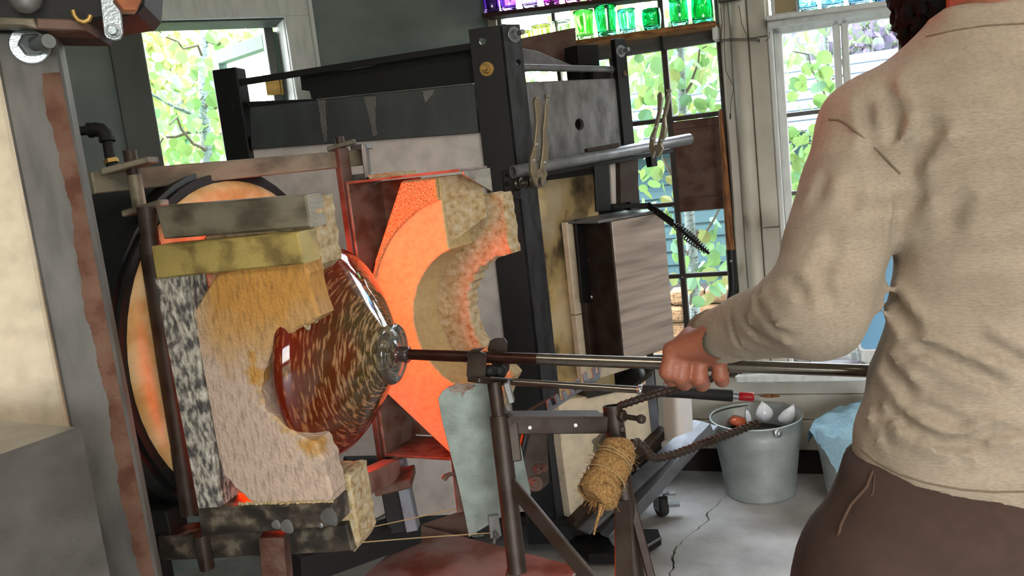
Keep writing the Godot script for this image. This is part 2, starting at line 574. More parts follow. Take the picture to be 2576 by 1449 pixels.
	# glass
	for q in [["glass_lime", Color(0.80, 0.90, 0.30)], ["glass_pale", Color(0.86, 0.92, 0.72)], ["glass_leaf", Color(0.30, 0.80, 0.22)], ["glass_green", Color(0.10, 0.66, 0.30)], ["glass_teal", Color(0.25, 0.80, 0.62)], ["glass_dark", Color(0.03, 0.50, 0.22)], ["glass_emerald", Color(0.02, 0.58, 0.20)], ["glass_violet", Color(0.36, 0.16, 0.72)], ["glass_lilac", Color(0.66, 0.48, 0.86)], ["glass_magenta", Color(0.62, 0.10, 0.66)], ["glass_pink", Color(0.84, 0.25, 0.62)], ["glass_red", Color(0.86, 0.22, 0.36)], ["glass_amber", Color(0.95, 0.66, 0.06)], ["glass_sky", Color(0.42, 0.80, 0.95)], ["glass_aqua", Color(0.30, 0.66, 0.90)], ["glass_blue", Color(0.03, 0.25, 0.66)], ["glass_clear", Color(0.97, 0.97, 0.96)]]:
		var m := StandardMaterial3D.new()
		m.resource_name = q[0]
		m.transparency = BaseMaterial3D.TRANSPARENCY_ALPHA
		m.refraction_enabled = true
		m.refraction_scale = 0.05
		m.albedo_color = Color(pow(q[1].r, 0.42), pow(q[1].g, 0.42), pow(q[1].b, 0.42), 0.02)
		m.roughness = 0.03
		M[q[0]] = m
	var pane := StandardMaterial3D.new()
	pane.resource_name = "window_pane"
	pane.transparency = BaseMaterial3D.TRANSPARENCY_ALPHA
	pane.albedo_color = Color(0.9, 0.95, 0.93, 0.03)
	pane.roughness = 0.02
	M["pane"] = pane
	var vg := StandardMaterial3D.new()
	vg.resource_name = "speckled_glass"
	vg.albedo_texture = vessel_skin()
	vg.roughness = 0.07
	vg.clearcoat_enabled = true
	vg.clearcoat = 1.0
	vg.clearcoat_roughness = 0.02
	vg.backlight_enabled = true
	vg.backlight = Color(0.9, 0.22, 0.04)
	M["vessel"] = vg
	# cloth, skin, small stuff
	var weave := ntex(16, 0.09, [g.call(0.86), g.call(0.95), W], [0.2, 0.5, 0.8])
	mat("shirt", Color(0.66, 0.595, 0.52), 0.95, 0, weave, Vector3(2.2, 7, 2.2), grit, 0.06)
	detail(M.shirt, ntex(26, 0.03, [g.call(0.92, 0.005), W], [0.3, 0.7]))
	M.shirt.rim_enabled = true
	M.shirt.rim = 0.25
	mat("shirt_rib", Color(0.50, 0.43, 0.35), 0.95, 0, weave, Vector3(3, 8, 3), grit, 0.06)
	mat("trousers", Color(0.27, 0.195, 0.16), 0.92, 0, fine, Vector3.ONE * 2.5, grit, 0.05)
	mat("trousers_seam", Color(0.35, 0.26, 0.21), 0.95, 0, weave, Vector3.ONE * 6, grit, 0.1)
	mat("skin", Color(0.60, 0.37, 0.28), 0.5, 0, ntex(17, 0.03, [Color(0.93, 0.86, 0.84), W], [0.2, 0.7]), Vector3.ONE * 6, ntex(18, 0.06), 0.06)
	M.skin.subsurf_scatter_enabled = true
	M.skin.subsurf_scatter_strength = 0.15
	mat("hair", Color(0.05, 0.038, 0.034), 0.85)
	M.hair.metallic_specular = 0.25
	mat("shoe", Color(0.12, 0.09, 0.07), 0.6)
	mat("rope", Color(0.62, 0.48, 0.29), 0.95, 0, ntex(19, 0.05, [Color(0.72, 0.64, 0.55), W], [0.25, 0.65]), Vector3.ONE * 6, lump, 0.4)
	mat("twine", Color(0.62, 0.52, 0.36), 0.9)
	mat("rubber", Color(0.03, 0.03, 0.032), 0.75)
	mat("red_plastic", Color(0.70, 0.06, 0.10), 0.4)
	mat("caster_rubber", Color(0.20, 0.19, 0.18), 0.8, 0, fine, Vector3.ONE * 6)
	mat("wood", Color(0.60, 0.42, 0.24), 0.7, 0, ntex(20, 0.02, [Color(0.45, 0.35, 0.3), Color(0.85, 0.75, 0.65), W], [0.2, 0.5, 0.8]), Vector3(9, 0.8, 9), grit, 0.05)
	mat("shelf_wood", Color(0.62, 0.44, 0.24), 0.7, 0, ntex(21, 0.02, [Color(0.6, 0.5, 0.4), W], [0.25, 0.7]), Vector3(1, 7, 7))
	mat("dark_shelf", Color(0.22, 0.10, 0.09), 0.7)
	mat("blue_cloth", Color(0.58, 0.72, 0.78), 0.95, 0, fine, Vector3.ONE * 4, grit, 0.1)
	mat("white_glass", Color(0.90, 0.91, 0.93), 0.12)
	mat("orange_glass", Color(0.86, 0.42, 0.26), 0.12)
	mat("slag", Color(0.16, 0.12, 0.12), 0.5, 0, fine, Vector3.ONE * 5, lump, 0.6)
	mat("paper", Color(0.88, 0.85, 0.83), 0.6)
	mat("blue_panel", Color(0.45, 0.66, 0.80), 0.35)
	mat("mauve", Color(0.42, 0.37, 0.42), 0.4, 0.2)
	mat("card", Color(0.62, 0.55, 0.42), 0.8)
	# outdoors
	mat("bark", Color(0.60, 0.65, 0.67), 0.8, 0, ntex(22, 0.03, [Color(0.25, 0.22, 0.2), Color(0.9, 0.9, 0.88), W], [0.22, 0.32, 0.7]), Vector3(2, 4, 2), lump, 0.3)
	mat("twig", Color(0.42, 0.38, 0.33), 0.9)
	mat("siding", Color(0.25, 0.38, 0.42), 0.8, 0, fine, Vector3(1, 5, 5), grit, 0.1)
	mat("roof_board", Color(0.50, 0.55, 0.59), 0.8, 0, fine, Vector3(1.5, 4, 4), grit, 0.1)
	mat("stone", Color(0.66, 0.52, 0.40), 0.9, 0, blot, Vector3.ONE * 3, lump, 1.0)
	mat("lawn", Color(0.30, 0.36, 0.20), 1.0, 0, fine, Vector3.ONE, lump, 1.0)
	var k := 0
	for c in [Color(0.33, 0.52, 0.27), Color(0.47, 0.56, 0.29), Color(0.31, 0.52, 0.42), Color(0.58, 0.53, 0.30), Color(0.34, 0.25, 0.44)]:
		var m := StandardMaterial3D.new()
		m.resource_name = "leaf"
		m.albedo_color = c
		m.roughness = 0.5
		m.backlight_enabled = true
		m.backlight = Color(0.45, 0.55, 0.32)
		M["leaf%d" % k] = m
		k += 1

# deposits on the refractory: sulphur yellow and ochre, pale grey-pink clay, rubbed grain
func door_stain() -> ImageTexture:
	var im := Image.create(512, 512, false, Image.FORMAT_RGB8)
	var a := noise(31, 0.006)
	var b := noise(32, 0.05)
	var c := noise(33, 0.03)
	for y in 512:
		for x in 512:
			var fx := x * 0.8
			var fy := y * 1.0
			# ochre bloom round the mouth and over the top of the slab, none low down
			var near := 1.0 - Vector2((x - 350) / 210.0, (y - 150) / 190.0).length()
			var w := clampf(near * 1.2 + a.get_noise_2d(fx * 1.6, fy) * 0.5 + 0.12 - 0.4 * smoothstep(190, 300, y), 0.0, 1.0)
			var rim := 1.0 - absf(Vector2(x - 500, y - 250).length() - 190.0) / 22.0
			w = maxf(w, clampf(rim + c.get_noise_2d(fx, fy) * 1.2 - 0.2, 0.0, 1.0))
			var col := Color(0.96, 0.94, 0.95).lerp(Color(0.94, 0.76, 0.42), w)
			var gr := 1.0 - 0.30 * maxf(0.0, b.get_noise_2d(fx * 3.0, fy * 0.5)) - 0.10 * maxf(0.0, c.get_noise_2d(fx * 3.0, fy * 0.8))
			im.set_pixel(x, y, Color(col.r * gr, col.g * gr, col.b * gr))
	return ImageTexture.create_from_image(im)

# the vessel's colours: u round it, v from the foot outwards; pale frit drawn out into short strokes in amber-red glass
func vessel_skin() -> ImageTexture:
	var im := Image.create(1024, 512, false, Image.FORMAT_RGB8)
	var a := noise(41, 0.5, FastNoiseLite.TYPE_SIMPLEX_SMOOTH, 3)
	var b := noise(42, 0.25, FastNoiseLite.TYPE_SIMPLEX_SMOOTH, 3)
	var wv := noise(43, 0.8)
	for y in 512:
		var v := y / 512.0
		for x in 1024:
			var th := TAU * x / 1024.0
			var rr := 0.9 + v * 4.8
			var swirl := th + v * 0.9
			var q := Vector3(cos(swirl) * rr, sin(swirl) * rr, v * 34.0)
			var wob := wv.get_noise_3dv(q * 0.35) * 0.5
			var n1 := a.get_noise_3d(q.x * 2.6, q.y * 2.6, (q.z + wob * 1.6) * 4.2)
			var n2 := b.get_noise_3d(q.x, q.y, q.z * 0.3)
			var base := Color(0.30, 0.27, 0.16).lerp(Color(0.46, 0.12, 0.04), clampf(v * 3.2 - 0.55 + n2 * 0.7, 0.0, 1.0))
			base = base.lerp(Color(0.56, 0.17, 0.04), clampf(v * 2.5 - 1.5, 0.0, 1.0))
			var dens := clampf(1.25 - v * 1.35, 0.05, 1.0)
			var f := clampf((n1 + dens * 0.40 - 0.36) * 3.2, 0.0, 1.0)
			var fr := Color(0.70, 0.73, 0.57).lerp(Color(0.74, 0.50, 0.30), clampf(v * 1.8, 0.0, 1.0))
			im.set_pixel(x, y, base.lerp(fr, f * 0.8))
	return ImageTexture.create_from_image(im)

func structure(called: String, label: String, base := Vector3.ZERO) -> Node3D:
	var o := Node3D.new()
	o.name = called
	add_child(o)
	o.position = base
	o.set_meta("label", label)
	o.set_meta("kind", "structure")
	return o

func shell() -> void:
	var st := mb()
	# floor: two slabs of concrete that meet along a crack
	var fl := structure("floor", "worn pale grey concrete floor with a jagged crack running across it")
	var crack := [level(1900, 1190, 0), level(1825, 1246, 0), level(1802, 1273, 0), level(1779, 1290, 0), level(1783, 1306, 0), level(1768, 1319, 0), level(1735, 1345, 0), level(1702, 1374, 0), level(1693, 1394, 0), level(1693, 1421, 0), level(1686, 1449, 0)]
	var wid := [0.0015, 0.002, 0.004, 0.009, 0.006, 0.008, 0.003, 0.006, 0.011, 0.007, 0.005]
	var pts := PackedVector3Array()
	var ws := [0.001]
	pts.append(Vector3(1.25, 0, -4.4))
	for i in crack.size():
		if i > 0:
			for j in range(1, 5):
				pts.append(crack[i - 1].lerp(crack[i], j / 5.0) + Vector3(rng.randf_range(-0.006, 0.006), 0, rng.randf_range(-0.004, 0.004)))
				ws.append(lerpf(wid[i - 1], wid[i], j / 5.0) * rng.randf_range(0.6, 1.3))
		pts.append(crack[i])
		ws.append(wid[i])
	pts.append(Vector3(0.2, 0, 3.2))
	ws.append(0.002)
	for side in [-1.0, 1.0]:
		var pg := PackedVector3Array()
		for i in pts.size():
			pg.append(pts[i] + Vector3(side * ws[i] * 0.5, 0, 0))
		pg.append(Vector3(side * 5.3, 0, 3.2))
		pg.append(Vector3(side * 5.3, 0, -4.4))
		st = mb()
		prism(st, pg, Vector3(0, -0.05, 0), 0.0)
		part("floor_slab", st, M.concrete, fl)
	st = mb()
	cbox(st, Vector3(0, -0.11, -0.6), Vector3(5.3, 0, 0), Vector3(0, 0.055, 0), Vector3(0, 0, 3.8))
	part("ground_under_slab", st, M.earth, fl)
	# ceiling
	st = mb()
	cbox(st, Vector3(0.3, 3.08, -0.5), Vector3(4.9, 0, 0), Vector3(0, 0.09, 0), Vector3(0, 0, 4.0))
	tag(part("ceiling", st, M.ceiling_paint, self), "plain painted ceiling over the workshop", "", "", "structure")
	# window wall
	st = mb()
	wall_holes(st, WF, -0.9, 4.45, 0, 3.0, [[-0.68, 0.256, 0.50, 2.60], [0.445, 1.40, 0.47, 2.60]], 0.12)
	tag(part("wall_front", st, M.wall_white, self), "off-white aged window wall with specks and nail holes", "", "", "structure")
	st = mb()
	wall_holes(st, LW, -4.6, 0.06, 0, 3.0, [[-1.405, -0.875, 1.05, 2.075]], 0.17)
	tag(part("wall_left", st, M.wall_grey, self), "grey-green painted wall behind the furnace", "", "", "structure")
	st = mb()
	var bk := Fr.new(Vector3(0, 0, 3.0), 180.0)
	wall_holes(st, bk, -5.0, 4.4, 0, 3.0, [[-2.2, 0.3, 0.02, 2.25]], 0.15)
	tag(part("wall_back", st, M.wall_white, self), "wall behind the onlooker with a wide open doorway", "", "", "structure")
	st = mb()
	wall_holes(st, Fr.new(Vector3(-4.05, 0, 0), 90.0), -3.1, 2.2, 0, 3.0, [], 0.15)
	tag(part("wall_side", st, M.wall_grey, self), "plain far left side wall of the workshop", "", "", "structure")
	st = mb()
	wall_holes(st, Fr.new(Vector3(4.82, 0, 0), -90.0), -2.4, 3.1, 0, 3.0, [], 0.15)
	tag(part("wall_right", st, M.wall_white, self), "plain right-hand side wall of the workshop", "", "", "structure")
	# boards between the two windows, a pipe casing between them
	st = mb()
	fbox(st, WF, 0.262, 0.300, 0.464, 3.0, 0.0, 0.022, 0.004)
	tag(part("trim_1", st, M.wall_white, self), "narrow white board beside the left-hand steel window", "", "", "structure")
	st = mb()
	rod(st, WF.at(0.330, 0.464, 0.022), WF.at(0.330, 3.0, 0.022), 0.033, 16)
	tag(part("trim_2", st, M.wall_white, self), "round white painted pipe casing between the windows", "", "", "structure")
	st = mb()
	for seg in [[0.47, 1.045], [1.048, 1.79], [1.793, 3.0]]:
		fbox(st, WF, 0.366, 0.436, seg[0], seg[1], 0.0, 0.024, 0.004)
	tag(part("trim_3", st, M.wall_white, self), "white board with butt joints next to the right-hand window", "", "", "structure")
	# painted boards below the sill, dark foot board
	var bd := structure("trim_4", "horizontal off-white boards under the window sill with scraped paint")
	for r in [[0.105, 0.235], [0.238, 0.345], [0.348, 0.425]]:
		st = mb()
		fbox(st, WF, 0.02, 2.9, r[0], r[1], 0.0, 0.018, 0.004)
		part("board", st, M.wall_white, bd)
	for q in [[1965, 959, 46, 4], [2095, 955, 38, 3], [1940, 996, 34, 5], [1925, 958, 30, 4]]:
		st = mb()
		var c := hit(WF, q[0], q[1], 0.0185)
		var pg := PackedVector3Array()
		for i in 10:
			var a := TAU * i / 10
			pg.append(c + WF.u * cos(a) * q[2] * 0.0016 * rng.randf_range(0.6, 1.1) + Vector3.UP * sin(a) * q[3] * 0.0016 * rng.randf_range(0.5, 1.2))
		prism(st, pg, -WF.n * 0.002)
		part("bare_wood_scrape", st, M.wood, bd)
	st = mb()
	fbox(st, WF, -0.3, 2.9, 0.0, 0.102, 0.0, 0.012, 0.003)
	tag(part("baseboard_front", st, M.dark_wood, self), "dark bare wood foot board along the window wall", "", "", "structure")

func pane_part(f: Fr, a: float, b: float, c: float, d: float, w: float, parent: Node3D) -> void:
	var st := mb()
	quad(st, f.at(a, c, w), f.at(b, c, w), f.at(b, d, w), f.at(a, d, w), f.n)
	part("pane", st, M.pane, parent)

func windows() -> void:
	var st := mb()
	# left window: deep white reveal, grey casing, green casement swung outwards
	var w1 := structure("window_1", "window in the grey wall with a green casement swung open", LW.at(-1.14, 1.05))
	st = mb()
	fbox(st, LW, -0.878, -0.772, 0.98, 2.175, 0.0, 0.022, 0.004)
	fbox(st, LW, -0.785, -0.768, 0.98, 2.19, 0.0, 0.032, 0.003)
	part("casing", st, M.trim_white, w1)
	st = mb()
	fbox(st, LW, -1.52, -0.768, 2.072, 2.18, 0.0, 0.024, 0.004)
	part("head_casing", st, M.trim_white, w1)
	st = mb()
	fbox(st, LW, -1.515, -1.40, 0.98, 2.18, 0.0, 0.026, 0.004)
	part("casing", st, M.trim_grey, w1)
	st = mb()
	fbox(st, LW, -1.41, -0.868, 1.02, 1.052, -0.17, 0.03, 0.004)
	part("sill", st, M.trim_white, w1)
	for r in [[-0.882, -0.874, 1.05, 2.075], [-1.406, -1.398, 1.05, 2.075], [-1.405, -0.875, 2.066, 2.076]]:
		st = mb()
		fbox(st, LW, r[0], r[1], r[2], r[3], -0.168, 0.0, 0.002)
		part("jamb_lining", st, M.trim_white if r[0] > -1.40 else M.trim_grey, w1)
	# the sash, hinged at the outer right edge of the opening and swung out
	var hg := LW.at(-0.895, 0, -0.155)
	var sd := (-LW.n * 0.94 + LW.u * -0.34).normalized()
	var sn := sd.cross(Vector3.UP)
	var fs := Fr.new(hg, 0)
	fs.u = sd
	fs.n = sn
	var sash := Node3D.new()
	sash.name = "casement"
	w1.add_child(sash)
	for r in [[0.0, 0.055, 1.07, 2.05], [0.43, 0.485, 1.07, 2.05], [0.05, 0.44, 1.07, 1.14], [0.05, 0.44, 1.99, 2.05]]:
		st = mb()
		fbox(st, fs, r[0], r[1], r[2], r[3], -0.02, 0.02, 0.004)
		part("sash_bar", st, M.sash_green, sash)
	pane_part(fs, 0.05, 0.44, 1.12, 2.0, 0.0, sash)
	st = mb()
	fbox(st, LW, -0.935, -0.90, 1.06, 2.06, -0.168, -0.12, 0.003)
	part("stop_bead", st, M.sash_grey, w1)
	st = mb()
	var hp := LW.at(-0.935, 1.83, -0.112)
	cbox(st, hp, LW.u * 0.028, Vector3.UP * 0.036, LW.n * 0.002, 0.001)
	rod(st, hp + LW.u * 0.034 - Vector3.UP * 0.038, hp + LW.u * 0.034 + Vector3.UP * 0.038, 0.006, 8)
	part("hinge", st, M.brass, w1)
	# steel window left of the post
	var w2 := structure("window_2", "steel-framed window with small panes behind the furnace, one pane replaced by a rusty sheet", WF.at(-0.2, 0.5))
	var us := [-0.68, -0.428, -0.196, 0.027, 0.256]
	var vs := [0.50, 0.862, 1.170, 1.522, 1.835, 2.20, 2.60]
	for i in us.size():
		st = mb()
		var hw: float = 0.018 if i == 0 or i == 4 else (0.0085 if i != 3 else 0.012)
		fbox(st, WF, us[i] - hw, us[i] + hw, 0.5, 1.83, -0.05, -0.018, 0.003)
		part("glazing_bar", st, M.sash_brown, w2)
		st = mb()
		fbox(st, WF, us[i] - hw * 0.9, us[i] + hw * 0.9, 1.83, 2.6, -0.05, -0.018, 0.003)
		part("glazing_bar", st, M.sash_grey, w2)
	for j in vs.size():
		st = mb()
		var hh: float = 0.018 if j == 0 or j == 6 else (0.032 if j == 4 else 0.0095)
		fbox(st, WF, -0.68, 0.256, vs[j] - hh, vs[j] + hh, -0.048, -0.014 if j == 4 else -0.021, 0.003)
		part("glazing_bar", st, M.sash_grey if j == 4 else M.sash_brown, w2)
	for i in 4:
		for j in 6:
			if i == 3 and j == 2:
				st = mb()
				fbox(st, WF, us[3], us[4], vs[2] + 0.01, vs[3] - 0.012, -0.03, -0.024, 0.001)
				fbox(st, WF, us[3] + 0.01, us[4] - 0.012, vs[3] - 0.045, vs[3] - 0.012, -0.026, -0.019, 0.002)
				fbox(st, WF, us[3] + 0.01, us[4] - 0.012, vs[2] - 0.035, vs[2] + 0.02, -0.03, -0.016, 0.002)
				tag(part("rusty_sheet", st, M.rust_steel, w2), "rusty metal sheet in place of a pane", "")
			else:
				pane_part(WF, us[i], us[i + 1], vs[j], vs[j + 1], -0.034, w2)
	for q in [[1717, 697], [1693, 520]]:
		st = mb()
		lathe(st, [Vector2(0, 0.004), Vector2(0.004, 0.003), Vector2(0.005, 0)], hit(WF, q[0], q[1], -0.02), WF.n, 10)
		part("rivet", st, M.zinc, w2)
	# right-hand window
	var w3 := structure("window_3", "white-cased window on the right with thin steel bars", WF.at(0.95, 0.47))
	st = mb()
	fbox(st, WF, 0.436, 0.456, 0.43, 1.83, 0.0, 0.03, 0.004)
	part("casing", st, M.trim_white, w3)
	st = mb()
	fbox(st, WF, 0.44, 2.9, 1.815, 1.838, 0.0, 0.075, 0.004)
	part("head_board", st, M.trim_white, w3)
	st = mb()
	fbox(st, WF, 0.23, 2.9, 0.430, 0.462, -0.05, 0.13, 0.006)
	part("sill", st, M.trim_white, w3)
	var frames := [[0.455, 0.488, 0.47, 1.82], [0.672, 0.698, 0.47, 1.82], [0.702, 0.728, 0.47, 1.82], [0.898, 0.93, 0.47, 1.82], [0.936, 0.956, 0.47, 1.82], [1.18, 1.21, 0.47, 1.82], [1.375, 1.40, 0.47, 1.82], [0.455, 1.40, 0.47, 0.515], [0.455, 1.40, 1.795, 1.835], [0.455, 1.40, 2.56, 2.6], [0.455, 0.48, 1.83, 2.6], [0.92, 0.94, 1.83, 2.6], [1.375, 1.40, 1.83, 2.6]]
	for r in frames:
		st = mb()
		fbox(st, WF, r[0], r[1], r[2], r[3], -0.06, -0.012, 0.004)
		part("sash_bar", st, M.sash_brown if r[0] == 0.898 else M.trim_white, w3)
	for v in [0.83, 1.172, 1.481]:
		st = mb()
		fbox(st, WF, 0.47, 0.69, v - 0.008, v + 0.008, -0.055, -0.016, 0.002)
		part("glazing_bar", st, M.sash_grey, w3)
	for r in [[0.48, 0.68], [0.72, 0.905], [0.95, 1.19], [1.2, 1.38]]:
		if r[0] == 0.48:
			for v in [[0.5, 0.83], [0.83, 1.172], [1.172, 1.481], [1.481, 1.81]]:
				pane_part(WF, r[0], r[1], v[0], v[1], -0.035, w3)
		else:
			pane_part(WF, r[0], r[1], 0.5, 1.81, -0.035, w3)
	pane_part(WF, 0.47, 0.93, 1.84, 2.57, -0.035, w3)
	pane_part(WF, 0.93, 1.39, 1.84, 2.57, -0.035, w3)

func leaf_mesh(fold: float) -> ArrayMesh:      # a round aspen leaf, folded a little along its midrib, with a tip and a stalk
	var st := mb()
	var rim := PackedVector3Array()
	for i in 13:
		var a := PI * i / 12.0
		rim.append(Vector3(sin(a) * 0.5 * (1.0 - 0.06 * cos(a * 9)), 0.5 - cos(a) * 0.5 + (0.14 if i == 12 else 0.0), absf(sin(a)) * fold))
	for s in [-1.0, 1.0]:
		for i in 12:
			var p := rim[i]
			var q := rim[i + 1]
			tri(st, Vector3(0, 0.45, 0), Vector3(p.x * s, p.y, p.z), Vector3(q.x * s, q.y, q.z), Vector3(0, 0, 1))
	quad(st, Vector3(-0.012, 0.02, 0), Vector3(0.012, 0.02, 0), Vector3(0.01, -0.45, 0.08), Vector3(-0.01, -0.45, 0.08), Vector3(0, 0, 1))
	st.generate_normals()
	return st.commit()

func leaf_at(p: Vector3, size: float) -> Transform3D:
	var b := Basis(Vector3.UP, rng.randf_range(0, TAU)) * Basis(Vector3.RIGHT, rng.randf_range(-0.9, 0.9)) * Basis(Vector3.BACK, PI + rng.randf_range(-1.0, 1.0))
	return Transform3D(b.scaled(Vector3.ONE * size), p)

var LEAF := []

func tree(label: String, called: String, trunk: Array, r0: float, branches: Array, near: Array, far: Array, cols: Array, size: float) -> void:
	var t := thing(called, label, "tree", Vector3(trunk[0].x, -0.35, trunk[0].z))
	var st := mb()
	var path := PackedVector3Array(trunk)
	var rr := []
	for i in path.size():
		rr.append(r0 * (1.0 - 0.45 * i / (path.size() - 1.0)))
	tube(st, path, rr, 12)
	part("trunk", st, M.bark, t)
	for b in branches:
		st = mb()
		var bp := PackedVector3Array()
		for i in 6:
			bp.append(b[0].lerp(b[1], i / 5.0) + Vector3(rng.randf_range(-0.04, 0.04), rng.randf_range(-0.03, 0.05), 0) * (0.0 if i == 0 else 1.0))
		var br := []
		for i in 6:
			br.append(b[2] * (1.0 - 0.12 * i))
		tube(st, bp, br, 6)
		part("branch", st, M.bark if b[2] > 0.012 else M.twig, t)
	for q in near:     # [centre, half extents, count]
		for i in q[2]:
			var o := MeshInstance3D.new()
			o.name = "leaf"
			o.mesh = LEAF[rng.randi() % 3]
			o.material_override = M["leaf%d" % cols[rng.randi() % cols.size()]]
			o.transform = leaf_at(q[0] + Vector3(rng.randf_range(-1, 1), rng.randf_range(-1, 1), rng.randf_range(-1, 1)) * q[1] - t.position, size * rng.randf_range(0.75, 1.25))
			t.add_child(o, true)
	for k in 2:
		var xf := []
		for q in far:
			for i in q[2] / 2:
				var d := Vector3(rng.randfn(0, 0.5), rng.randfn(0, 0.5), rng.randfn(0, 0.5))
				xf.append(leaf_at(q[0] + d * q[1] - t.position, size * rng.randf_range(0.7, 1.2)))
		if xf.is_empty():
			continue
		var mm := MultiMesh.new()
		mm.transform_format = MultiMesh.TRANSFORM_3D
		mm.mesh = LEAF[k]
		mm.instance_count = xf.size()
		for i in xf.size():
			mm.set_instance_transform(i, xf[i])
		var mi := MultiMeshInstance3D.new()
		mi.name = "foliage"
		mi.multimesh = mm
		mi.material_override = M["leaf%d" % cols[k % cols.size()]]
		mi.set_meta("kind", "stuff")
		t.add_child(mi, true)

func outdoors() -> void:
	for f in [0.05, 0.12, -0.08]:
		LEAF.append(leaf_mesh(f))
	var st := mb()
	cbox(st, Vector3(0, -0.45, -10), Vector3(40, 0, 0), Vector3(0, 0.1, 0), Vector3(0, 0, 30))
	tag(part("ground", st, M.lawn, self), "ground outside the workshop", "", "", "structure")
	# neighbouring house
	var nb := thing("neighbour_house", "teal-sided house with a pale board roof outside the right-hand windows", "house", WF.at(0.6, -0.35, -3.4))
	for j in 17:
		st = mb()
		var v := -0.35 + 0.105 * j
		var c := WF.at(0.9, v + 0.055, -3.0)
		cbox(st, c, WF.u * 4.2, (Vector3.UP * 0.058 + WF.n * -0.008), WF.n * 0.012, 0.003)
		part("siding_board", st, M.siding, nb)
	st = mb()
	fbox(st, WF, -3.3, 5.1, -0.35, 1.42, -4.6, -3.02, 0.01)
	part("wall_body", st, M.siding, nb)
	var up := (Vector3.UP * 0.62 - WF.n * 0.78).normalized()
	for j in 7:
		st = mb()
		cbox(st, WF.at(0.9, 1.40, -2.82) + up * (0.065 + 0.12 * j), WF.u * 4.3, up * 0.066 + up.cross(WF.u) * 0.008, up.cross(WF.u) * 0.012, 0.003)
		part("roof_board", st, M.roof_board, nb)
	for s in [-3.3, 5.05]:
		st = mb()
		var pg := PackedVector3Array([WF.at(s, 1.40, -3.0), WF.at(s, 1.88, -3.5), WF.at(s, 1.40, -4.6)])
		prism(st, pg, WF.u * 0.05)
		part("gable", st, M.siding, nb)
	var wl := thing("stone_wall", "low stone retaining wall outside the steel window", "stone wall", WF.at(0.0, -0.35, -2.0))
	st = mb()
	fbox(st, WF, -1.6, 1.6, -0.35, 0.45, -2.3, -2.02, 0.01)
	part("core", st, M.earth, wl)
	for j in 7:
		var u := -1.6 + rng.randf_range(-0.1, 0.0)
		while u < 1.5:
			var l := rng.randf_range(0.14, 0.30)
			st = mb()
			var v := -0.35 + 0.118 * j
			fbox(st, WF, u + 0.006, u + l - 0.006, v + 0.006, v + 0.112, -2.06, -1.97 + rng.randf_range(0, 0.03), 0.02)
			part("stone", st, M.stone, wl)
			u += l
	# trees
	var a := P(520, 420, 5.0)
	tree("aspen with a white trunk right outside the left-hand window", "aspen", [Vector3(a.x - 0.03, -0.35, a.z), P(522, 410, 5.0), P(510, 200, 5.0), P(515, 30, 5.0), P(522, -250, 5.1)], 0.036,
		[[P(515, 300, 5.0), P(330, 215, 4.6), 0.014], [P(515, 330, 5.0), P(370, 370, 4.8), 0.012], [P(512, 260, 5.0), P(600, 320, 4.6), 0.011], [P(512, 150, 5.0), P(380, 60, 4.7), 0.010], [P(512, 100, 5.0), P(640, 120, 4.8), 0.009], [P(520, 380, 5.0), P(420, 300, 4.5), 0.012], [P(520, 390, 5.0), P(640, 300, 5.3), 0.01], [P(520, 60, 5.0), P(450, -60, 4.8), 0.009]],
		[[P(440, 300, 4.7), Vector3(0.40, 0.36, 0.35), 160], [P(450, 90, 4.9), Vector3(0.36, 0.28, 0.4), 50], [P(630, 200, 4.9), Vector3(0.16, 0.40, 0.4), 60]],
		[[P(500, 330, 5.2), Vector3(0.9, 0.5, 0.6), 500], [P(500, 0, 5.4), Vector3(1.0, 0.6, 0.7), 160]], [0, 0, 2, 1], 0.062)
	a = P(1745, 830, 4.3)
	tree("young aspen with a forked white trunk outside the steel window", "aspen", [Vector3(a.x, -0.35, a.z), P(1746, 820, 4.3), P(1742, 650, 4.3), P(1733, 530, 4.3), P(1722, 400, 4.3), P(1712, 150, 4.3), P(1705, -100, 4.4)], 0.034,
		[[P(1742, 640, 4.3), P(1800, 540, 4.2), 0.012], [P(1735, 560, 4.3), P(1690, 440, 4.2), 0.013], [P(1690, 440, 4.2), P(1668, 330, 4.2), 0.010], [P(1733, 540, 4.3), P(1770, 440, 4.3), 0.009], [P(1742, 650, 4.3), P(1700, 610, 4.2), 0.008], [P(1725, 420, 4.3), P(1640, 250, 4.3), 0.009], [P(1715, 250, 4.3), P(1780, 120, 4.3), 0.009], [P(1746, 780, 4.3), P(1690, 700, 4.2), 0.007]],
		[[P(1700, 200, 4.4), Vector3(0.24, 0.24, 0.3), 150], [P(1640, 430, 4.4), Vector3(0.10, 0.24, 0.2), 34], [P(1760, 610, 4.2), Vector3(0.16, 0.14, 0.2), 30], [P(1760, 720, 4.1), Vector3(0.18, 0.1, 0.2), 24], [P(1560, 60, 4.6), Vector3(0.5, 0.14, 0.3), 40]],
		[[P(1640, 130, 5.2), Vector3(0.7, 0.3, 0.4), 260]], [0, 1, 2, 3], 0.066)
	a = P(2160, 900, 4.6)
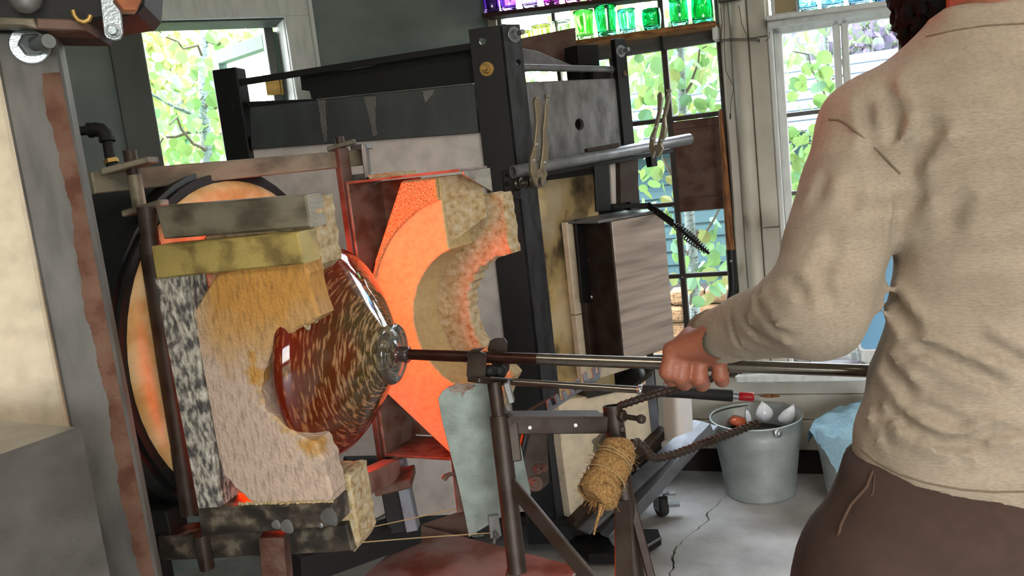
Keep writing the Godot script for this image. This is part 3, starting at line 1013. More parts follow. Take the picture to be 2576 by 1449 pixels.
	tree("leafy aspen sapling outside the right-hand window", "aspen", [Vector3(a.x, -0.35, a.z), P(2125, 700, 4.6), P(2110, 400, 4.6), P(2080, 150, 4.6), P(2070, -60, 4.6)], 0.02,
		[[P(2110, 400, 4.6), P(1985, 330, 4.5), 0.008], [P(2100, 300, 4.6), P(2000, 120, 4.5), 0.007], [P(2115, 500, 4.6), P(1990, 480, 4.5), 0.008], [P(2090, 200, 4.6), P(2200, 90, 4.6), 0.006]],
		[[P(2010, 150, 4.4), Vector3(0.14, 0.16, 0.2), 44], [P(2040, 390, 4.4), Vector3(0.18, 0.16, 0.25), 110], [P(2060, 560, 4.4), Vector3(0.2, 0.22, 0.25), 50], [P(2080, 260, 4.5), Vector3(0.18, 0.05, 0.2), 10]],
		[], [0, 1, 2, 1], 0.068)
	a = P(2230, 120, 9.0)
	tree("purple-leaved tree behind the neighbouring roof", "tree", [Vector3(a.x, -0.35, a.z), P(2240, 200, 9.0), P(2230, 20, 9.0)], 0.07,
		[[P(2240, 160, 9.0), P(2150, 60, 9.0), 0.02], [P(2240, 150, 9.0), P(2330, 50, 9.0), 0.02]], [],
		[[P(2215, 110, 8.8), Vector3(0.9, 0.5, 0.6), 900]], [4, 4], 0.10)
	a = P(430, 200, 11.0)
	tree("yellowing tree far behind the white aspen", "tree", [Vector3(a.x, -0.35, a.z), P(440, 200, 11.0), P(430, -100, 11.0)], 0.08, [], [],
		[[P(450, 200, 11.0), Vector3(2.2, 1.6, 0.8), 2200]], [1, 3], 0.13)
	a = P(1760, 100, 9.5)
	tree("green tree beyond the roof outside the steel window", "tree", [Vector3(a.x, -0.35, a.z), P(1765, 150, 9.5), P(1760, -80, 9.5)], 0.08, [], [],
		[[P(1700, 90, 9.5), Vector3(1.5, 0.6, 0.6), 700]], [2, 0], 0.12)

func holed(called: String, f: Fr, u0: float, u1: float, v0: float, v1: float, w0: float, w1: float, holes: Array, m: Material, parent: Node3D) -> void:
	var c := CSGCombiner3D.new()
	c.name = called
	var b := CSGBox3D.new()
	b.name = "plate"
	b.size = Vector3(u1 - u0, v1 - v0, w1 - w0)
	c.add_child(b)
	for h in holes:
		var y := CSGCylinder3D.new()
		y.name = "hole"
		y.radius = h[2]
		y.height = 0.4
		y.sides = 28
		y.operation = CSGShape3D.OPERATION_SUBTRACTION
		y.position = Vector3(h[0] - (u0 + u1) / 2, h[1] - (v0 + v1) / 2, 0)
		y.rotation.x = PI / 2
		c.add_child(y)
	c.material_override = m
	parent.add_child(c, true)
	c.transform = Transform3D(Basis(f.u, Vector3.UP, f.n), f.at((u0 + u1) / 2, (v0 + v1) / 2, (w0 + w1) / 2) - parent.position)

func furnace() -> void:
	var t := thing("glass_furnace", "big square glass furnace with a pale front panel and black steel corner posts", "furnace", FF.at(-0.5, 0.0, -0.3))
	var st := mb()
	# body core so that nothing shows through
	var core := PackedVector3Array([FF.at(-0.98, 1.62, -0.05), FF.at(-0.04, 1.62, -0.05), FR.at(0.5, 1.62, -0.06), FR.at(0.45, 1.62, -0.5), FF.at(-0.7, 1.62, -0.62)])
	prism(st, core, Vector3(0, -1.44, 0), 0.0)
	part("body", st, M.soot_black, t)
	st = mb()
	prism(st, PackedVector3Array([FF.at(-0.972, 0.16, -0.02), FF.at(-0.12, 0.16, -0.02), FF.at(-0.12, 1.54, -0.02), FF.at(-0.972, 1.585, -0.02)]), -FF.n * 0.02, 0.002)
	part("front_panel", st, M.white_panel, t)
	st = mb()
	prism(st, poly(FF, [628, 270, 1195, 211, 1205, 334, 632, 376], 0.0), -FF.n * 0.04, 0.002)
	part("header_plate", st, M.dark_panel, t)
	st = mb()   # thin steel lip on the header, flakes of old paint
	bar(st, hit(FF, 800, 251, -0.015), hit(FF, 1192, 211, -0.015), 0.004, 0.03)
	part("header_lip", st, M.grey_steel, t)
	for q in [[[800, 252, 818, 251, 820, 310, 822, 355, 815, 357, 808, 310]], [[915, 244, 945, 242, 944, 290, 948, 340, 938, 342, 930, 300]], [[1062, 228, 1092, 226, 1085, 240, 1070, 256]]]:
		st = mb()
		prism(st, ragged(poly(FF, q[0], 0.0012), 0.002, 0.008), -FF.n * 0.0013)
		part("bare_streak", st, M.grey_steel, t)
	# right-hand corner post
	holed("post_flange", FF, -0.126, -0.018, 0.05, 1.868, -0.008, 0.014, [[-0.083, 1.825, 0.012]], M.black_steel, t)
	holed("post_web", FR, -0.025, 0.048, 0.05, 1.868, -0.008, 0.010, [[0.025, 1.745, 0.010]], M.web_steel, t)
	bolt(FF.at(-0.080, 1.734, 0.014), FF.n, 0.024, t, M.brass)
	bolt(FR.at(0.020, 1.835, 0.010), FR.n, 0.026, t, M.zinc)
	# left-hand post
	st = mb()
	fbox(st, FF, -1.055, -0.962, 0.05, 1.855, -0.06, 0.012, 0.004)
	part("post", st, M.black_steel, t)
	st = mb()
	washer(st, FF.at(-1.013, 1.72, 0.012), FF.n, 0.022, 0.004)
	part("bolt_head", st, M.black_steel, t)
	# bars over the top
	st = mb()
	bar(st, FF.at(-0.97, 1.802, 0.0), FF.at(-0.12, 1.815, 0.0), 0.022, 0.012)
	part("tie_bar", st, M.soot_black, t)
	st = mb()
	prism(st, poly(FF, [753, 190, 900, 172, 1190, 116, 1195, 211, 800, 251, 782, 248, 776, 228, 757, 226], -0.05), -FF.n * 0.35, 0.003)
	part("roof_tray", st, M.soot_black, t)
	st = mb()
	prism(st, poly(FF, [615, 256, 790, 249, 800, 252, 628, 271], -0.02), -FF.n * 0.3, 0.002)
	part("roof_edge", st, M.soot_black, t)
	# right side: upper steel plate, scorched lower board
	holed("side_plate", FR, 0.05, 0.475, 1.37, 1.678, -0.03, -0.012, [[0.283, 1.526, 0.021]], M.mill_steel, t)
	st = mb()
	fbox(st, FR, 0.22, 0.33, 1.47, 1.58, -0.08, -0.05, 0.002)
	part("peep_plug", st, M.brown_steel, t)
	st = mb()
	fbox(st, FR, 0.045, 0.34, 0.16, 1.375, -0.05, -0.018, 0.003)
	part("side_board", st, M.scorched_board, t)
	st = mb()
	fbox(st, FR, 0.045, 0.47, 1.345, 1.385, -0.03, -0.004, 0.003)
	part("side_rail", st, M.black_steel, t)
	# far post on the right side
	st = mb()
	fbox(st, FR, 0.483, 0.535, 0.2, 1.822, -0.03, 0.0, 0.003)
	part("post", st, M.black_steel, t)
	bolt(FR.at(0.505, 1.775, 0.0), FR.n, 0.022, t, M.zinc)
	st = mb()
	washer(st, FR.at(0.515, 1.695, 0.0), FR.n, 0.010, 0.004)
	part("bolt_head", st, M.rust_steel, t)
	st = mb()
	rod(st, FR.at(0.03, 1.735, -0.03), FR.at(0.49, 1.715, -0.03), 0.012)
	part("tie_bar", st, M.mill_steel, t)
	st = mb()
	fbox(st, FR, 0.37, 0.47, 1.66, 1.815, -0.16, -0.08, 0.003)
	fbox(st, FR, 0.395, 0.485, 1.66, 1.72, -0.1, -0.03, 0.01)
	part("roof_block", st, M.soot_black, t)
	st = mb()
	prism(st, poly(FR, [1303, 98, 1448, 69, 1452, 168, 1306, 152], -0.20), -FR.n * 0.006, 0.001)
	part("roof_sheet", st, M.rust_steel, t)
	st = mb()
	prism(st, poly(FR, [1308, 120, 1350, 128, 1450, 168, 1400, 176, 1312, 172], -0.10), -FR.n * 0.006, 0.001)
	part("roof_gusset", st, M.mill_steel, t)
	st = mb()
	prism(st, PackedVector3Array([FR.at(0.03, 1.683, -0.02), FR.at(0.48, 1.683, -0.02), FR.at(0.48, 1.683, -0.4), FR.at(0.03, 1.683, -0.4)]), Vector3(0, -0.02, 0), 0.002)
	part("roof_plate", st, M.grey_steel, t)
	# track pipe with its clamps and rollers
	var a := hit(FR, 1290, 433, 0.085)
	var c := hit(FR, 1738, 349, 0.085)
	var dir := (c - a).normalized()
	st = mb()
	lathe(st, [Vector2(0.021, 0), Vector2(0.021, 0), Vector2(0.021, a.distance_to(c) - 0.008), Vector2(0.014, a.distance_to(c)), Vector2(0.0, a.distance_to(c))], a, dir, 20)
	lathe(st, [Vector2(0.021, 0), Vector2(0.016, 0), Vector2(0.016, 0), Vector2(0.016, 0.12), Vector2(0.016, 0.12), Vector2(0.0, 0.12)], a, dir, 20)
	part("track_pipe", st, M.mill_steel, t)
	st = mb()
	bar(st, a + dir * 0.32 + Vector3(0, 0.026, 0), a + dir * 0.47 + Vector3(0, 0.026, 0), 0.014, 0.02)
	part("angle_clip", st, M.brown_steel, t)
	st = mb()
	bar(st, a + dir * 0.05 + Vector3(0, -0.026, -0.02), a + dir * 0.74 + Vector3(0, -0.030, -0.02), 0.016, 0.03)
	bar(st, a + dir * 0.62 + Vector3(0, -0.05, -0.02), a + dir * 0.65 + Vector3(0, -0.05, -0.02), 0.05, 0.03)
	part("track_angle", st, M.black_steel, t)
	for k in 3:
		st = mb()
		var o := hit(FR, 1300 + k * 26, 462 - k * 2, 0.095)
		lathe(st, [Vector2(0, 0), Vector2(0.018, 0), Vector2(0.018, 0), Vector2(0.019, 0.003), Vector2(0.013, 0.005), Vector2(0.013, 0.013), Vector2(0.019, 0.015), Vector2(0.018, 0.018), Vector2(0.018, 0.018), Vector2(0.008, 0.019), Vector2(0.008, 0.03), Vector2(0.0, 0.03)], o, FR.n + FR.u * 0.5, 18)
		part("roller", st, M.gun_metal if k < 2 else M.zinc, t)
	st = mb()
	cbox(st, hit(FF, 1282, 462, 0.02), FF.u * 0.02, Vector3.UP * 0.045, FF.n * 0.012, 0.003)
	cbox(st, hit(FF, 1300, 490, 0.03), FF.u * 0.013, Vector3.UP * 0.016, FF.n * 0.012, 0.002)
	part("roller_bracket", st, M.black_steel, t)
	for q in [[1275, 440], [1275, 463], [1279, 487]]:
		st = mb()
		lathe(st, [Vector2(0, 0.007), Vector2(0.005, 0.006), Vector2(0.007, 0)], hit(FF, q[0], q[1], 0.032), FF.n, 12)
		part("bolt_head", st, M.black_steel, t)
	# low board and its steel edging
	st = mb()
	prism(st, poly(FR, [1405, 1010, 1585, 978, 1640, 940, 1662, 1075, 1438, 1312, 1412, 1120], 0.05), -FR.n * 0.05, 0.002)
	part("lower_board", st, M.cream_board, t)
	st = mb()
	prism(st, ragged(poly(FR, [1490, 1110, 1545, 1050, 1560, 1130, 1520, 1180, 1500, 1150], 0.053), 0.006, 0.01), -FR.n * 0.004)
	part("scorch_patch", st, M.dull_steel, t)
	st = mb()
	prism(st, poly(FR, [1626, 950, 1644, 932, 1660, 1072, 1641, 1090], 0.056), -FR.n * 0.05, 0.002)
	part("edge_angle", st, M.cart_blue, t)
	st = mb()
	prism(st, poly(FR, [1580, 979, 1642, 931, 1640, 945, 1600, 975, 1480, 1002, 1470, 985], 0.058), -FR.n * 0.10, 0.001)
	part("edge_angle", st, M.gun_metal, t)
	# cart under the furnace
	var k := thing("furnace_cart", "low steel cart with long rails and casters under the furnace", "cart", Vector3(0.3, 0, -3.0))
	st = mb()
	bar(st, hit(FR, 1436, 1322, 0.075), hit(FR, 1672, 1080, 0.075), 0.03, 0.05)
	part("rail", st, M.brown_steel, k)
	st = mb()
	bar(st, hit(FR, 1465, 1335, 0.115), hit(FR, 1765, 1062, 0.115), 0.012, 0.075)
	part("rail", st, M.cart_blue, k)
	st = mb()
	bar(st, hit(FR, 1530, 1352, 0.175), hit(FR, 1786, 1068, 0.175), 0.012, 0.085)
	bar(st, hit(FR, 1536, 1362, 0.215), hit(FR, 1790, 1076, 0.215), 0.045, 0.008)
	part("rail", st, M.cart_blue, k)
	st = mb()
	prism(st, PackedVector3Array([FF.at(-0.25, 0.15, 0.0), FR.at(0.05, 0.15, 0.10), FR.at(0.4, 0.15, 0.10), FR.at(0.5, 0.15, 0.0), FR.at(0.5, 0.15, -0.5), FF.at(-0.7, 0.15, -0.5)]), Vector3(0, -0.03, 0), 0.003)
	part("deck", st, M.soot_black, k)
	st = mb()
	prism(st, PackedVector3Array([level(1480, 1395, 0.05), level(1590, 1392, 0.05), level(1662, 1350, 0.05), level(1655, 1330, 0.05), level(1560, 1330, 0.05), level(1430, 1350, 0.05)]), Vector3(0, -0.03, 0), 0.002)
	part("foot_plate", st, M.soot_black, k)
	st = mb()
	bar(st, level(1590, 1397, 0.05), level(1663, 1353, 0.05), 0.010, 0.008)
	part("foot_plate_edge", st, M.grey_steel, k)
	var spots := [level(1665, 1297, 0.0), FF.at(-0.35, 0, 0.0), FF.at(-0.75, 0, -0.4), FR.at(0.55, 0, -0.35)]
	for i in 4:
		caster(spots[i], k, 0.15 if i else 0.24)

func caster(o: Vector3, parent: Node3D, top: float) -> void:
	var c := Node3D.new()
	c.name = "caster"
	parent.add_child(c, true)
	c.position = o - parent.position
	var x := Vector3(0.93, 0, -0.36)
	var st := mb()
	lathe(st, [Vector2(0, 0), Vector2(0.030, 0), Vector2(0.037, 0.004), Vector2(0.038, 0.017), Vector2(0.037, 0.030), Vector2(0.030, 0.034), Vector2(0, 0.034)], o + Vector3(0, 0.038, 0) - x * 0.017, x, 24)
	part("wheel", st, M.caster_rubber, c)
	st = mb()
	for s in [-1.0, 1.0]:
		cbox(st, o + Vector3(0, 0.062, 0) + x * 0.022 * s, x * 0.0015, Vector3(0, 0.034, 0), x.cross(Vector3.UP) * 0.018, 0.001)
	cbox(st, o + Vector3(0, 0.097, 0), x * 0.03, Vector3(0, 0.003, 0), x.cross(Vector3.UP) * 0.022, 0.001)
	rod(st, o + Vector3(0, 0.1, 0), o + Vector3(0, top, 0), 0.008)
	part("fork", st, M.zinc, c)
	st = mb()
	var q := x.cross(Vector3.UP) * 0.5 + x
	cbox(st, o + Vector3(0, 0.088, 0) + q * 0.035, q * 0.02, Vector3(0, 0.003, 0), q.cross(Vector3.UP) * 0.012, 0.001)
	cbox(st, o + Vector3(0, 0.042, 0) + q * 0.045, q * 0.02, Vector3(0, 0.006, 0), q.cross(Vector3.UP) * 0.012, 0.001)
	rod(st, o + Vector3(0, 0.038, 0) - x * 0.03, o + Vector3(0, 0.038, 0) + x * 0.032, 0.006)
	part("brake_lever", st, M.zinc, c)

func furnace_door() -> void:
	var t := thing("furnace_door", "sliding furnace door: brushed stainless box with a white gasket hung from the pipe", "furnace door", FR.at(0.3, 0.55, 0.1))
	var st := mb()
	for r in [[0.61, 0.86], [0.863, 1.193]]:
		st = mb()
		fbox(st, FR, 0.142, 0.47, r[0], r[1], 0.0, 0.030, 0.003)
		part("gasket_board", st, M.cream_board, t)
	st = mb()
	fbox(st, FR, 0.20, 0.45, 0.70, 1.186, 0.031, 0.20, 0.003)
	part("stainless_box", st, M.stainless, t)
	st = mb()
	fbox(st, FR, 0.168, 0.2, 0.68, 1.19, 0.031, 0.060, 0.002)
	part("box_flange", st, M.brown_steel, t)
	st = mb()
	fbox(st, FR, 0.190, 0.199, 0.70, 1.184, 0.06, 0.199, 0.001)
	part("box_side", st, M.brown_steel, t)
	st = mb()
	prism(st, poly(FR, [1448, 553, 1500, 549, 1514, 756, 1465, 762], 0.068), -FR.n * 0.012, 0.002)
	part("angle_bracket", st, M.black_steel, t)
	for q in [[1478, 578], [1483, 654], [1490, 747]]:
		st = mb()
		lathe(st, [Vector2(0, 0.006), Vector2(0.006, 0.005), Vector2(0.009, 0)], hit(FR, q[0], q[1], 0.069), FR.n, 12)
		part("bolt_head", st, M.zinc, t)
	st = mb()
	fbox(st, FR, 0.15, 0.46, 1.187, 1.197, 0.0, 0.19, 0.002)
	part("top_plate", st, M.mill_steel, t)
	st = mb()
	prism(st, poly(FR, [1496, 415, 1533, 412, 1538, 530, 1502, 533], 0.09), -FR.n * 0.01, 0.002)
	part("hanger", st, M.black_steel, t)
	st = mb()
	prism(st, poly(FR, [1560, 403, 1606, 398, 1607, 505, 1562, 512], 0.075), -FR.n * 0.035, 0.002)
	part("hanger", st, M.brown_steel, t)
	st = mb()
	prism(st, poly(FR, [1536, 410, 1558, 407, 1560, 512, 1541, 513], 0.05), -FR.n * 0.01, 0.002)
	part("insulating_strip", st, M.paper, t)
	# lift handle: flat bar that ends in a coil-spring grip
	var a := hit(FR, 1540, 520, 0.11)
	var b := hit(FR, 1630, 516, 0.16)
	var c := P(1693, 562, 2.86)
	var e := P(1784, 638, 2.80)
	st = mb()
	bar(st, a, b, 0.016, 0.006)
	part("handle_bar", st, M.black_steel, t)
	st = mb()
	bar(st, b, c, 0.026, 0.006)
	part("handle_bar", st, M.soot_black, t)
	st = mb()
	rod(st, c, e, 0.005)
	part("handle_rod", st, M.black_steel, t)
	st = mb()
	var path := PackedVector3Array()
	var bb := basis_for(e - c)
	for i in 15 * 12 + 1:
		var f := i / (15.0 * 12.0)
		var rr := 0.013 * (0.75 + 0.6 * sin(PI * minf(1.0, f * 1.15)))
		path.append(c.lerp(e, 0.05 + f * 0.90) + (bb[0] * cos(TAU * 15 * f) + bb[1] * sin(TAU * 15 * f)) * rr)
	tube(st, path, 0.0022, 5)
	part("spring_grip", st, M.black_steel, t)

func arc(c: Vector3, X: Vector3, Y: Vector3, r: float, a0: float, a1: float, n: int, jag := 0.0) -> PackedVector3Array:
	var out := PackedVector3Array()
	for i in n + 1:
		var a := deg_to_rad(lerpf(a0, a1, i / float(n)))
		out.append(c + (X * cos(a) + Y * sin(a)) * (r + rng.randf_range(-jag, jag)))
	return out

var GC: Vector3

func glory_hole() -> void:
	GC = P(640, 850, 1.80)
	var t := thing("glory_hole", "round steel reheating furnace with a pale refractory ring, glowing inside", "furnace", Vector3(GC.x, 0, GC.z))
	var st := mb()
	# steel drum round the refractory
	lathe(st, [Vector2(0.331, 0.012), Vector2(0.356, 0.012), Vector2(0.356, 0.012), Vector2(0.356, 0.80), Vector2(0.356, 0.80), Vector2(0.0, 0.80), Vector2(0.0, 0.80), Vector2(0.0, 0.79), Vector2(0.331, 0.79), Vector2(0.331, 0.79)], GC, AX, 48)
	part("steel_drum", st, M.soot_black, t)
	st = mb()
	lathe(st, [Vector2(0.215, 0.10), Vector2(0.225, 0.02), Vector2(0.26, 0.0), Vector2(0.322, -0.004), Vector2(0.338, 0.006), Vector2(0.338, 0.03), Vector2(0.338, 0.12)], GC, AX, 56)
	part("refractory_ring", st, M.kiln_ring, t)
	st = mb()
	lathe(st, [Vector2(0.215, 0.09), Vector2(0.23, 0.35), Vector2(0.23, 0.70), Vector2(0.18, 0.74), Vector2(0.0, 0.75)], GC, AX, 40)
	part("fire_glow_chamber", st, M.fire_glow, t)
	st = mb()
	lathe(st, [Vector2(0.356, 0.02), Vector2(0.368, 0.02), Vector2(0.368, 0.02), Vector2(0.368, 0.06), Vector2(0.368, 0.06), Vector2(0.356, 0.06)], GC, AX, 48)
	part("drum_band", st, M.black_steel, t)
	# clips at the rim
	for ang in [62.0, 118.0, 30.0]:
		st = mb()
		var q := basis_for(AX)
		var d: Vector3 = q[0] * cos(deg_to_rad(ang)) + q[1] * sin(deg_to_rad(ang))
		var s := AX.cross(d)
		cbox(st, GC + d * 0.362 + AX * 0.05, s * 0.055, d * 0.012, AX * 0.06, 0.003)
		part("rim_clip", st, M.brown_steel, t)
	# stand
	for s in [[-0.25, 0.15], [0.25, 0.15], [-0.25, 0.65], [0.25, 0.65]]:
		st = mb()
		var o: Vector3 = GC + AX.cross(Vector3.UP) * s[0] + AX * s[1]
		bar(st, Vector3(o.x, 0, o.z), Vector3(o.x, GC.y - 0.24, o.z), 0.05, 0.05, AX)
		part("stand_leg", st, M.soot_black, t)
	for s in [-0.25, 0.25]:
		var o: Vector3 = GC + AX.cross(Vector3.UP) * s
		st = mb()
		bar(st, Vector3(o.x, GC.y - 0.30, o.z) + AX * 0.05, Vector3(o.x, GC.y - 0.30, o.z) + AX * 0.75, 0.05, 0.05)
		part("stand_rail", st, M.soot_black, t)
		st = mb()
		bar(st, Vector3(o.x, 0.12, o.z) + AX * 0.05, Vector3(o.x, 0.12, o.z) + AX * 0.75, 0.05, 0.05)
		part("stand_rail", st, M.soot_black, t)
	# fire light at the mouth
	var l := AreaLight3D.new()
	l.name = "fire_light"
	l.area_size = Vector2(0.34, 0.34)
	l.light_color = Color(1.0, 0.31, 0.06)
	l.light_energy = 2.8
	l.area_range = 8.0
	l.shadow_enabled = true
	t.add_child(l)
	l.position = GC + AX * 0.32 - t.position
	l.basis = Basis.looking_at(-AX)
	# bar that carries both doors, with their hinge pins
	var h := thing("hinge_frame", "heat-stained steel bar across the top of the round opening with hinge pins", "frame", GC + Vector3(0, 0.36, 0))
	st = mb()
	var a := P(222, 462, 1.52)
	var b := P(903, 397, 2.10)
	bar(st, a, b, 0.040, 0.035)
	part("cross_bar", st, M.dull_steel, h)
	st = mb()
	var c0 := P(895, 408, 2.09)
	for r in [[P(893, 372, 2.09), P(925, 368, 2.07), 0.014], [P(893, 446, 2.09), P(932, 442, 2.07), 0.014]]:
		bar(st, r[0], r[1], r[2], 0.04)
	bar(st, P(917, 366, 2.075), P(927, 450, 2.075), 0.014, 0.04, Vector3.RIGHT)
	part("end_bracket", st, M.grey_steel, h)
	for q in [[P(326, 378, 1.545), P(352, 520, 1.56), 0.0125, M.brown_steel], [P(338, 440, 1.55), P(355, 540, 1.56), 0.013, M.dull_steel], [P(853, 346, 2.09), P(866, 400, 2.09), 0.012, M.brown_steel]]:
		st = mb()
		rod(st, q[0], q[1], q[2], 14)
		part("hinge_pin", st, q[3], h)
	for q in [[P(328, 417, 1.545), 0.044], [P(366, 523, 1.53), 0.036], [P(860, 366, 2.09), 0.034]]:
		st = mb()
		cbox(st, q[0], Vector3(q[1], 0.006, 0), Vector3(0, 0.006, 0), Vector3(0, 0, q[1] * 0.6), 0.002)
		part("hinge_plate", st, M.dull_steel, h)
	# lower cross bar and right hinge foot
	st = mb()
	bar(st, P(790, 1275, 1.62), P(985, 1180, 2.06), 0.05, 0.045)
	part("lower_bar", st, M.copper_plate, h)
	st = mb()
	cbox(st, P(995, 1208, 2.05), Vector3(0.045, 0.006, 0), Vector3(0, 0.012, 0), Vector3(0.0, 0, 0.05), 0.003)
	part("hinge_foot", st, M.rust_steel, h)
	st = mb()
	bar(st, P(1003, 1150, 2.15), P(1040, 1330, 2.15), 0.03, 0.055, Vector3.RIGHT)
	part("frame_leg", st, M.cart_blue, h)
	st = mb()
	bar(st, P(985, 1220, 2.18), P(1005, 1335, 2.18), 0.05, 0.05, Vector3.RIGHT)
	part("frame_leg", st, M.soot_black, h)
	for q in [[[870, 1172, 2.3], [1010, 1168, 2.4], 0.045, M.soot_black], [[905, 1190, 2.35], [945, 1400, 2.35], 0.03, M.brown_steel], [[888, 1185, 2.5], [915, 1380, 2.5], 0.02, M.soot_black], [[860, 1365, 2.2], [1010, 1280, 2.45], 0.02, M.grey_steel], [[740, 1430, 2.0], [1040, 1325, 2.25], 0.07, M.soot_black]]:
		st = mb()
		bar(st, P(q[0][0], q[0][1], q[0][2]), P(q[1][0], q[1][1], q[1][2]), q[2], q[2], Vector3.UP if absf(q[0][0] - q[1][0]) > 80 else Vector3.RIGHT)
		part("frame_bar", st, q[3], h)

func left_door() -> void:
	var t := thing("reheating_door", "left half-door of the round furnace: sulphur-stained refractory in a crusted steel frame", "door", DL.at(-0.1, 0.75))
	var st := mb()
	# rear layer: slab and frame
	st = mb()
	var hole := arc(DL.at(0.213, 1.075, -0.06), DL.u, Vector3.UP, 0.207, 112, 237, 30, 0.004)
	var pg := PackedVector3Array([DL.at(0.09, 0.765, -0.06), DL.at(0.137, 0.752, -0.06), DL.at(0.153, 0.776, -0.06), DL.at(0.152, 0.90, -0.06)])
	var back := hole.duplicate()
	back.reverse()
	pg.append_array(back)
	pg.append_array(PackedVector3Array([DL.at(0.160, 1.285, -0.06), DL.at(0.160, 1.40, -0.06), DL.at(0.0, 1.40, -0.06), DL.at(-0.09, 1.33, -0.06), DL.at(-0.09, 1.20, -0.06), DL.at(-0.06, 0.93, -0.06), DL.at(-0.01, 0.86, -0.06)]))
	prism(st, ragged(pg, 0.0025), -DL.n * 0.075, 0.004)
	part("inner_slab", st, M.clay_edge, t)
	st = mb()
	prism(st, poly(DL, [388, 520, 768, 490, 782, 572, 412, 602], -0.035), -DL.n * 0.06, 0.003)
	part("frame_bar", st, M.dull_steel, t)
	st = mb()
	prism(st, poly(DL, [395, 1352, 870, 1318, 888, 1388, 402, 1412], -0.045), -DL.n * 0.06, 0.003)
	part("frame_bar", st, M.dark_crust, t)
	# front layer
	st = mb()
	var f := [752, 658, 770, 655, 790, 760, 803, 796, 780, 815, 742, 832, 705, 858, 680, 890, 662, 935, 655, 985, 664, 1028, 700, 1056, 745, 1092, 792, 1112, 812, 1150, 826, 1205, 838, 1268, 640, 1276, 560, 1194, 548, 1150, 484, 790, 543, 690, 600, 674]
	UVF = DL
	UVR = Vector4(0.55, 2.62, 1.85, -1.85)
	prism(st, ragged(poly(DL, f, 0.0), 0.0022, 0.009, 1, 18), -DL.n * 0.055, 0.004)
	UVF = null
	part("refractory_slab", st, M.clay, t)
	# crust along the hole
	st = mb()
	var cr := poly(DL, [803, 800, 742, 836, 702, 863, 676, 896, 658, 938, 651, 986, 660, 1032, 700, 1062, 746, 1100, 796, 1120, 818, 1165, 842, 1225], -0.02)
	for i in cr.size() - 1:
		for k in 7:
			var p := cr[i].lerp(cr[i + 1], k / 7.0) + DL.n * rng.randf_range(-0.03, 0.016) + Vector3.UP * rng.randf_range(-0.004, 0.004) + DL.u * rng.randf_range(-0.005, 0.003)
			var s := rng.randf_range(0.002, 0.005)
			var tb := Basis.from_euler(Vector3(rng.randf(), rng.randf(), rng.randf()) * TAU)
			cbox(st, p, tb.x * s, tb.y * s * 0.8, tb.z * s * 1.2, s * 0.5)
	var ce := part("hole_crust", st, M.clay_edge, t)
	ce.set_meta("kind", "stuff")
	st = mb()
	prism(st, poly(DL, [378, 620, 748, 584, 764, 664, 392, 702], 0.012), -DL.n * 0.06, 0.003)
	part("frame_bar", st, M.yellow_steel, t)
	st = mb()
	prism(st, poly(DL, [386, 702, 470, 694, 556, 1278, 497, 1282], 0.008), -DL.n * 0.055, 0.003)
	part("frame_bar", st, M.crusted_steel, t)
	st = mb()
	prism(st, poly(DL, [495, 1282, 560, 1275, 835, 1268, 843, 1326, 505, 1350], 0.010), -DL.n * 0.06, 0.003)
	part("frame_bar", st, M.dark_crust, t)
	# mortar lines where slab and frame meet
	st = mb()
	for q in [[[600, 1268], [838, 1262]], [[476, 800], [556, 1260]], [[560, 672], [764, 655]]]:
		var a := hit(DL, q[0][0], q[0][1], 0.0)
		var b := hit(DL, q[1][0], q[1][1], 0.0)
		for k in 44:
			var tb := Basis.from_euler(Vector3(rng.randf(), rng.randf(), rng.randf()) * TAU)
			var s := rng.randf_range(0.0015, 0.0035)
			cbox(st, a.lerp(b, (k + rng.randf()) / 44.0) + DL.n * 0.002, tb.x * s, tb.y * s * 0.7, tb.z * s * 1.6, s * 0.4)
	part("mortar", st, M.clay_edge, t).set_meta("kind", "stuff")
	# weld blobs on the bottom bar and the stub under it
	for q in [[695, 1320, 0.009], [722, 1325, 0.013], [828, 1300, 0.016], [806, 1322, 0.005]]:
		st = mb()
		lathe(st, [Vector2(0, 0.0012), Vector2(q[2] * 0.7, 0.001), Vector2(q[2], 0)], hit(DL, q[0], q[1], 0.010), DL.n, 18, 0.1)
		part("weld_mark", st, M.grey_steel, t)
	st = mb()
	bar(st, hit(DL, 690, 1340, -0.02), hit(DL, 700, 1470, -0.02), 0.045, 0.045, Vector3.RIGHT)
	part("support_stub", st, M.rust_steel, t)
	st = mb()
	rod(st, hit(DL, 366, 520, -0.03), hit(DL, 383, 640, -0.03), 0.0155, 14)
	rod(st, hit(DL, 376, 610, -0.05), hit(DL, 480, 1290, -0.05), 0.019, 14)
	part("hinge_tube", st, M.brown_steel, t)
	st = mb()
	rod(st, hit(DL, 505, 1345, -0.03), hit(DL, 522, 1430, -0.03), 0.014, 12)
	part("hinge_tube", st, M.brown_steel, t)

